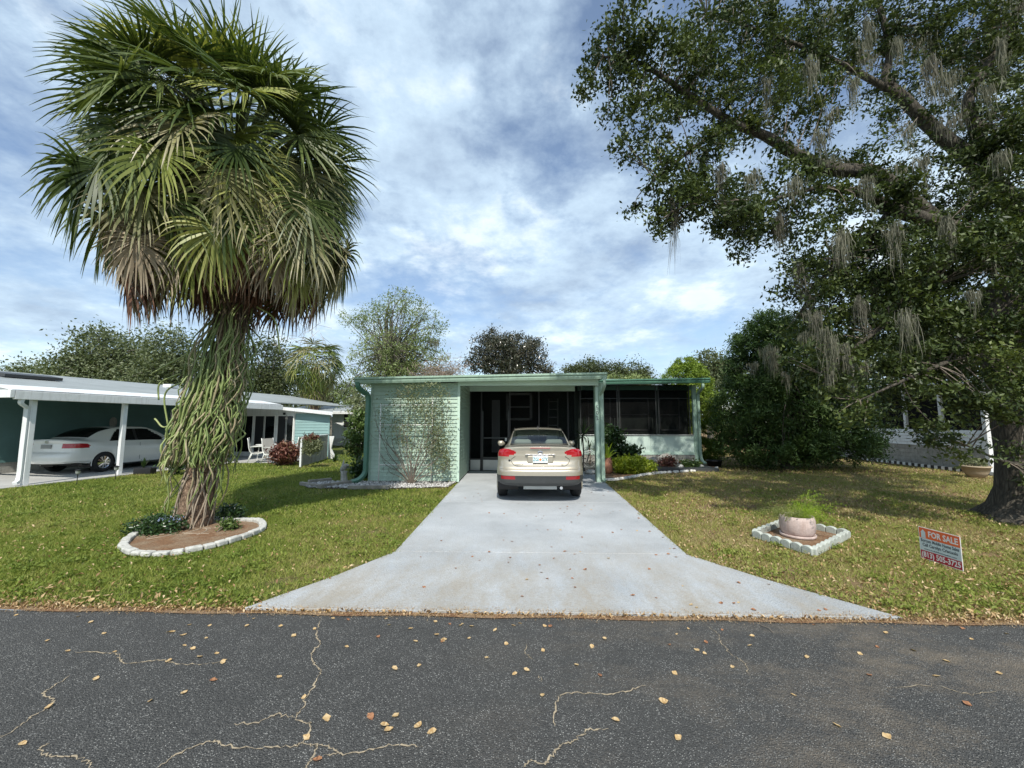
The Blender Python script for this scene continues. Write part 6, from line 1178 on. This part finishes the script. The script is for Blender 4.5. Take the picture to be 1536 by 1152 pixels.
# single fallen leaves: five shapes, copied
def leafmesh(k, mat):
    rg = np.random.default_rng(k); n = 7; t = np.linspace(0, 1, n); w_ = .36*np.sin(PI*t**(.8+.5*rg.random()))**.8*(1+.1*rg.normal(size=n)); w_[0] = w_[-1] = .01; cu = rg.uniform(.25, .7); be = rg.uniform(-.25, .35)
    mid = np.stack([t-.5, be*.3*np.sin(PI*t)-0*t, .05+.12*(np.abs(t-.5)*2)**2*rg.uniform(.2, 1.2)], 1); s = np.array([0, 1., 0]); up = np.array([0, 0, 1.])
    V = np.vstack([mid-s*w_[:, None]+up*(cu*w_**1.2)[:, None], mid, mid+s*w_[:, None]+up*(cu*w_**1.2)[:, None]*rg.uniform(.3, 1)]); F = [(i, i+1, n+i+1, n+i) for i in range(n-1)]+[(n+i, n+i+1, 2*n+i+1, 2*n+i) for i in range(n-1)]
    F.append((n, n, n)) if 0 else None
    return setmesh('leaf', V, np.array(F), mat, False, rg.uniform(.1, 1, len(F)))
TAN = [leafmesh(k, 'deadleaf') for k in range(6)]; BRN = [leafmesh(20+k, 'deadleaf2') for k in range(5)]
def drop(p, s, mesh, label, group, z):
    o = bpy.data.objects.new('fallen_leaf', mesh); COL.objects.link(o); o.location = (p[0], p[1], z); o.rotation_euler = (random.uniform(-.3, .3), random.uniform(-.25, .25), random.uniform(0, 6.28)); o.scale = (s, s, s)
    br = mesh in BRN; side = ('at the far left' if p[0] < -2.4 else 'left of centre' if p[0] < 0 else 'right of centre' if p[0] < 2.4 else 'at the far right')
    dist = 'close to the grass edge' if p[1] > 2.9 else 'in the near foreground' if p[1] < 2.3 else 'in the middle of the lane'
    if 'asphalt' in group: label = ('reddish brown' if br else 'tan')+' leaf on the road '+side+' '+dist
    elif 'driveway' in group: label = ('small reddish brown' if br else 'small tan')+' leaf on the pale driveway '+('near the road' if p[1] < 5.1 else 'between the joints' if p[1] < 8.3 else 'close behind the car')+(' left half' if p[0] < .2 else ' right half')
    else: label = 'pale tan fallen leaf in the grass verge '+('left' if p[0] < 0 else 'right')+' of the driveway mouth'
    tag(o, label, 'leaf', group)
RD = [(101, 976), (144, 1018), (73, 1060), (276, 1039), (225, 1051), (419, 1015), (490, 1077), (459, 1106), (476, 1139), (577, 1087), (594, 1073), (583, 1095), (627, 1088), (648, 1098), (592, 1003), (628, 998), (457, 1045), (336, 990), (315, 938), (421, 939), (277, 968), (155, 950), (70, 961), (616, 943), (815, 975), (888, 970), (900, 1013), (865, 997), (1012, 1010), (923, 1080), (995, 1051), (1018, 1107), (1190, 1042), (1255, 1088), (1330, 1104), (1450, 1055), (1304, 1012), (1405, 1014), (1210, 985), (1290, 980), (1045, 975), (907, 958), (1098, 1000), (35, 1115), (298, 985), (325, 980), (253, 991), (334, 993), (371, 938), (284, 937), (320, 1020), (441, 953), (567, 955), (520, 970), (655, 952), (691, 938), (704, 957), (743, 945), (730, 986), (760, 965), (790, 1005), (555, 1075), (770, 938), (780, 935), (1440, 935), (1478, 938), (1510, 950), (1370, 975), (1500, 1010)]
for i, (u, v) in enumerate(RD):
    p = gp(u, v, -.015); drop(p, random.uniform(.034, .055) if v > 990 else random.uniform(.03, .048), random.choice(TAN if random.random() < .9 else BRN), 'tan curled fallen leaf lying on the dark asphalt road', 'fallen leaves on the asphalt', -.018)
for i in range(45):
    p = (random.uniform(-4.4, 4.4), 3.53-abs(random.gauss(0, .28))-.03); drop(p, random.uniform(.026, .045), random.choice(TAN+BRN[:2]), 'tan curled fallen leaf lying on the dark asphalt road', 'fallen leaves on the asphalt', -.018)
k = 0
while k < 112:
    y = 3.65+random.random()**1.25*6.3; x = random.uniform(dl(y)+.08, dr(y)-.06)
    if random.random() > .55+.45*(x > 0): continue
    drop((x, y), random.uniform(.026, .048), random.choice(BRN if random.random() < .8 else TAN), 'small brown fallen leaf lying on the pale painted driveway', 'fallen leaves on the driveway', .012); k += 1
for i in range(70):
    x = random.uniform(-4.6, 4.8); y = 3.6+abs(random.gauss(0, .22))
    if dl(y)-.05 < x < dr(y)+.05: x += 4.9 if x > 0 else -3.4
    drop((x, y), random.uniform(.04, .065), random.choice(TAN), 'pale tan fallen leaf caught in the grass along the road edge', 'fallen leaves on the grass verge', .012)
tw = gp(1160, 950, -.015); tq = gp(1140, 938, -.015); b = MB(); b.tube([(tq.x, tq.y, -.01), ((tw.x+tq.x)/2+.02, (tw.y+tq.y)/2, -.004), (tw.x, tw.y, -.01)], .003, 5); t_ = b.build('fallen_twig', 'twig'); tag(t_, 'thin dark fallen twig on the asphalt right of the driveway', 'twig')
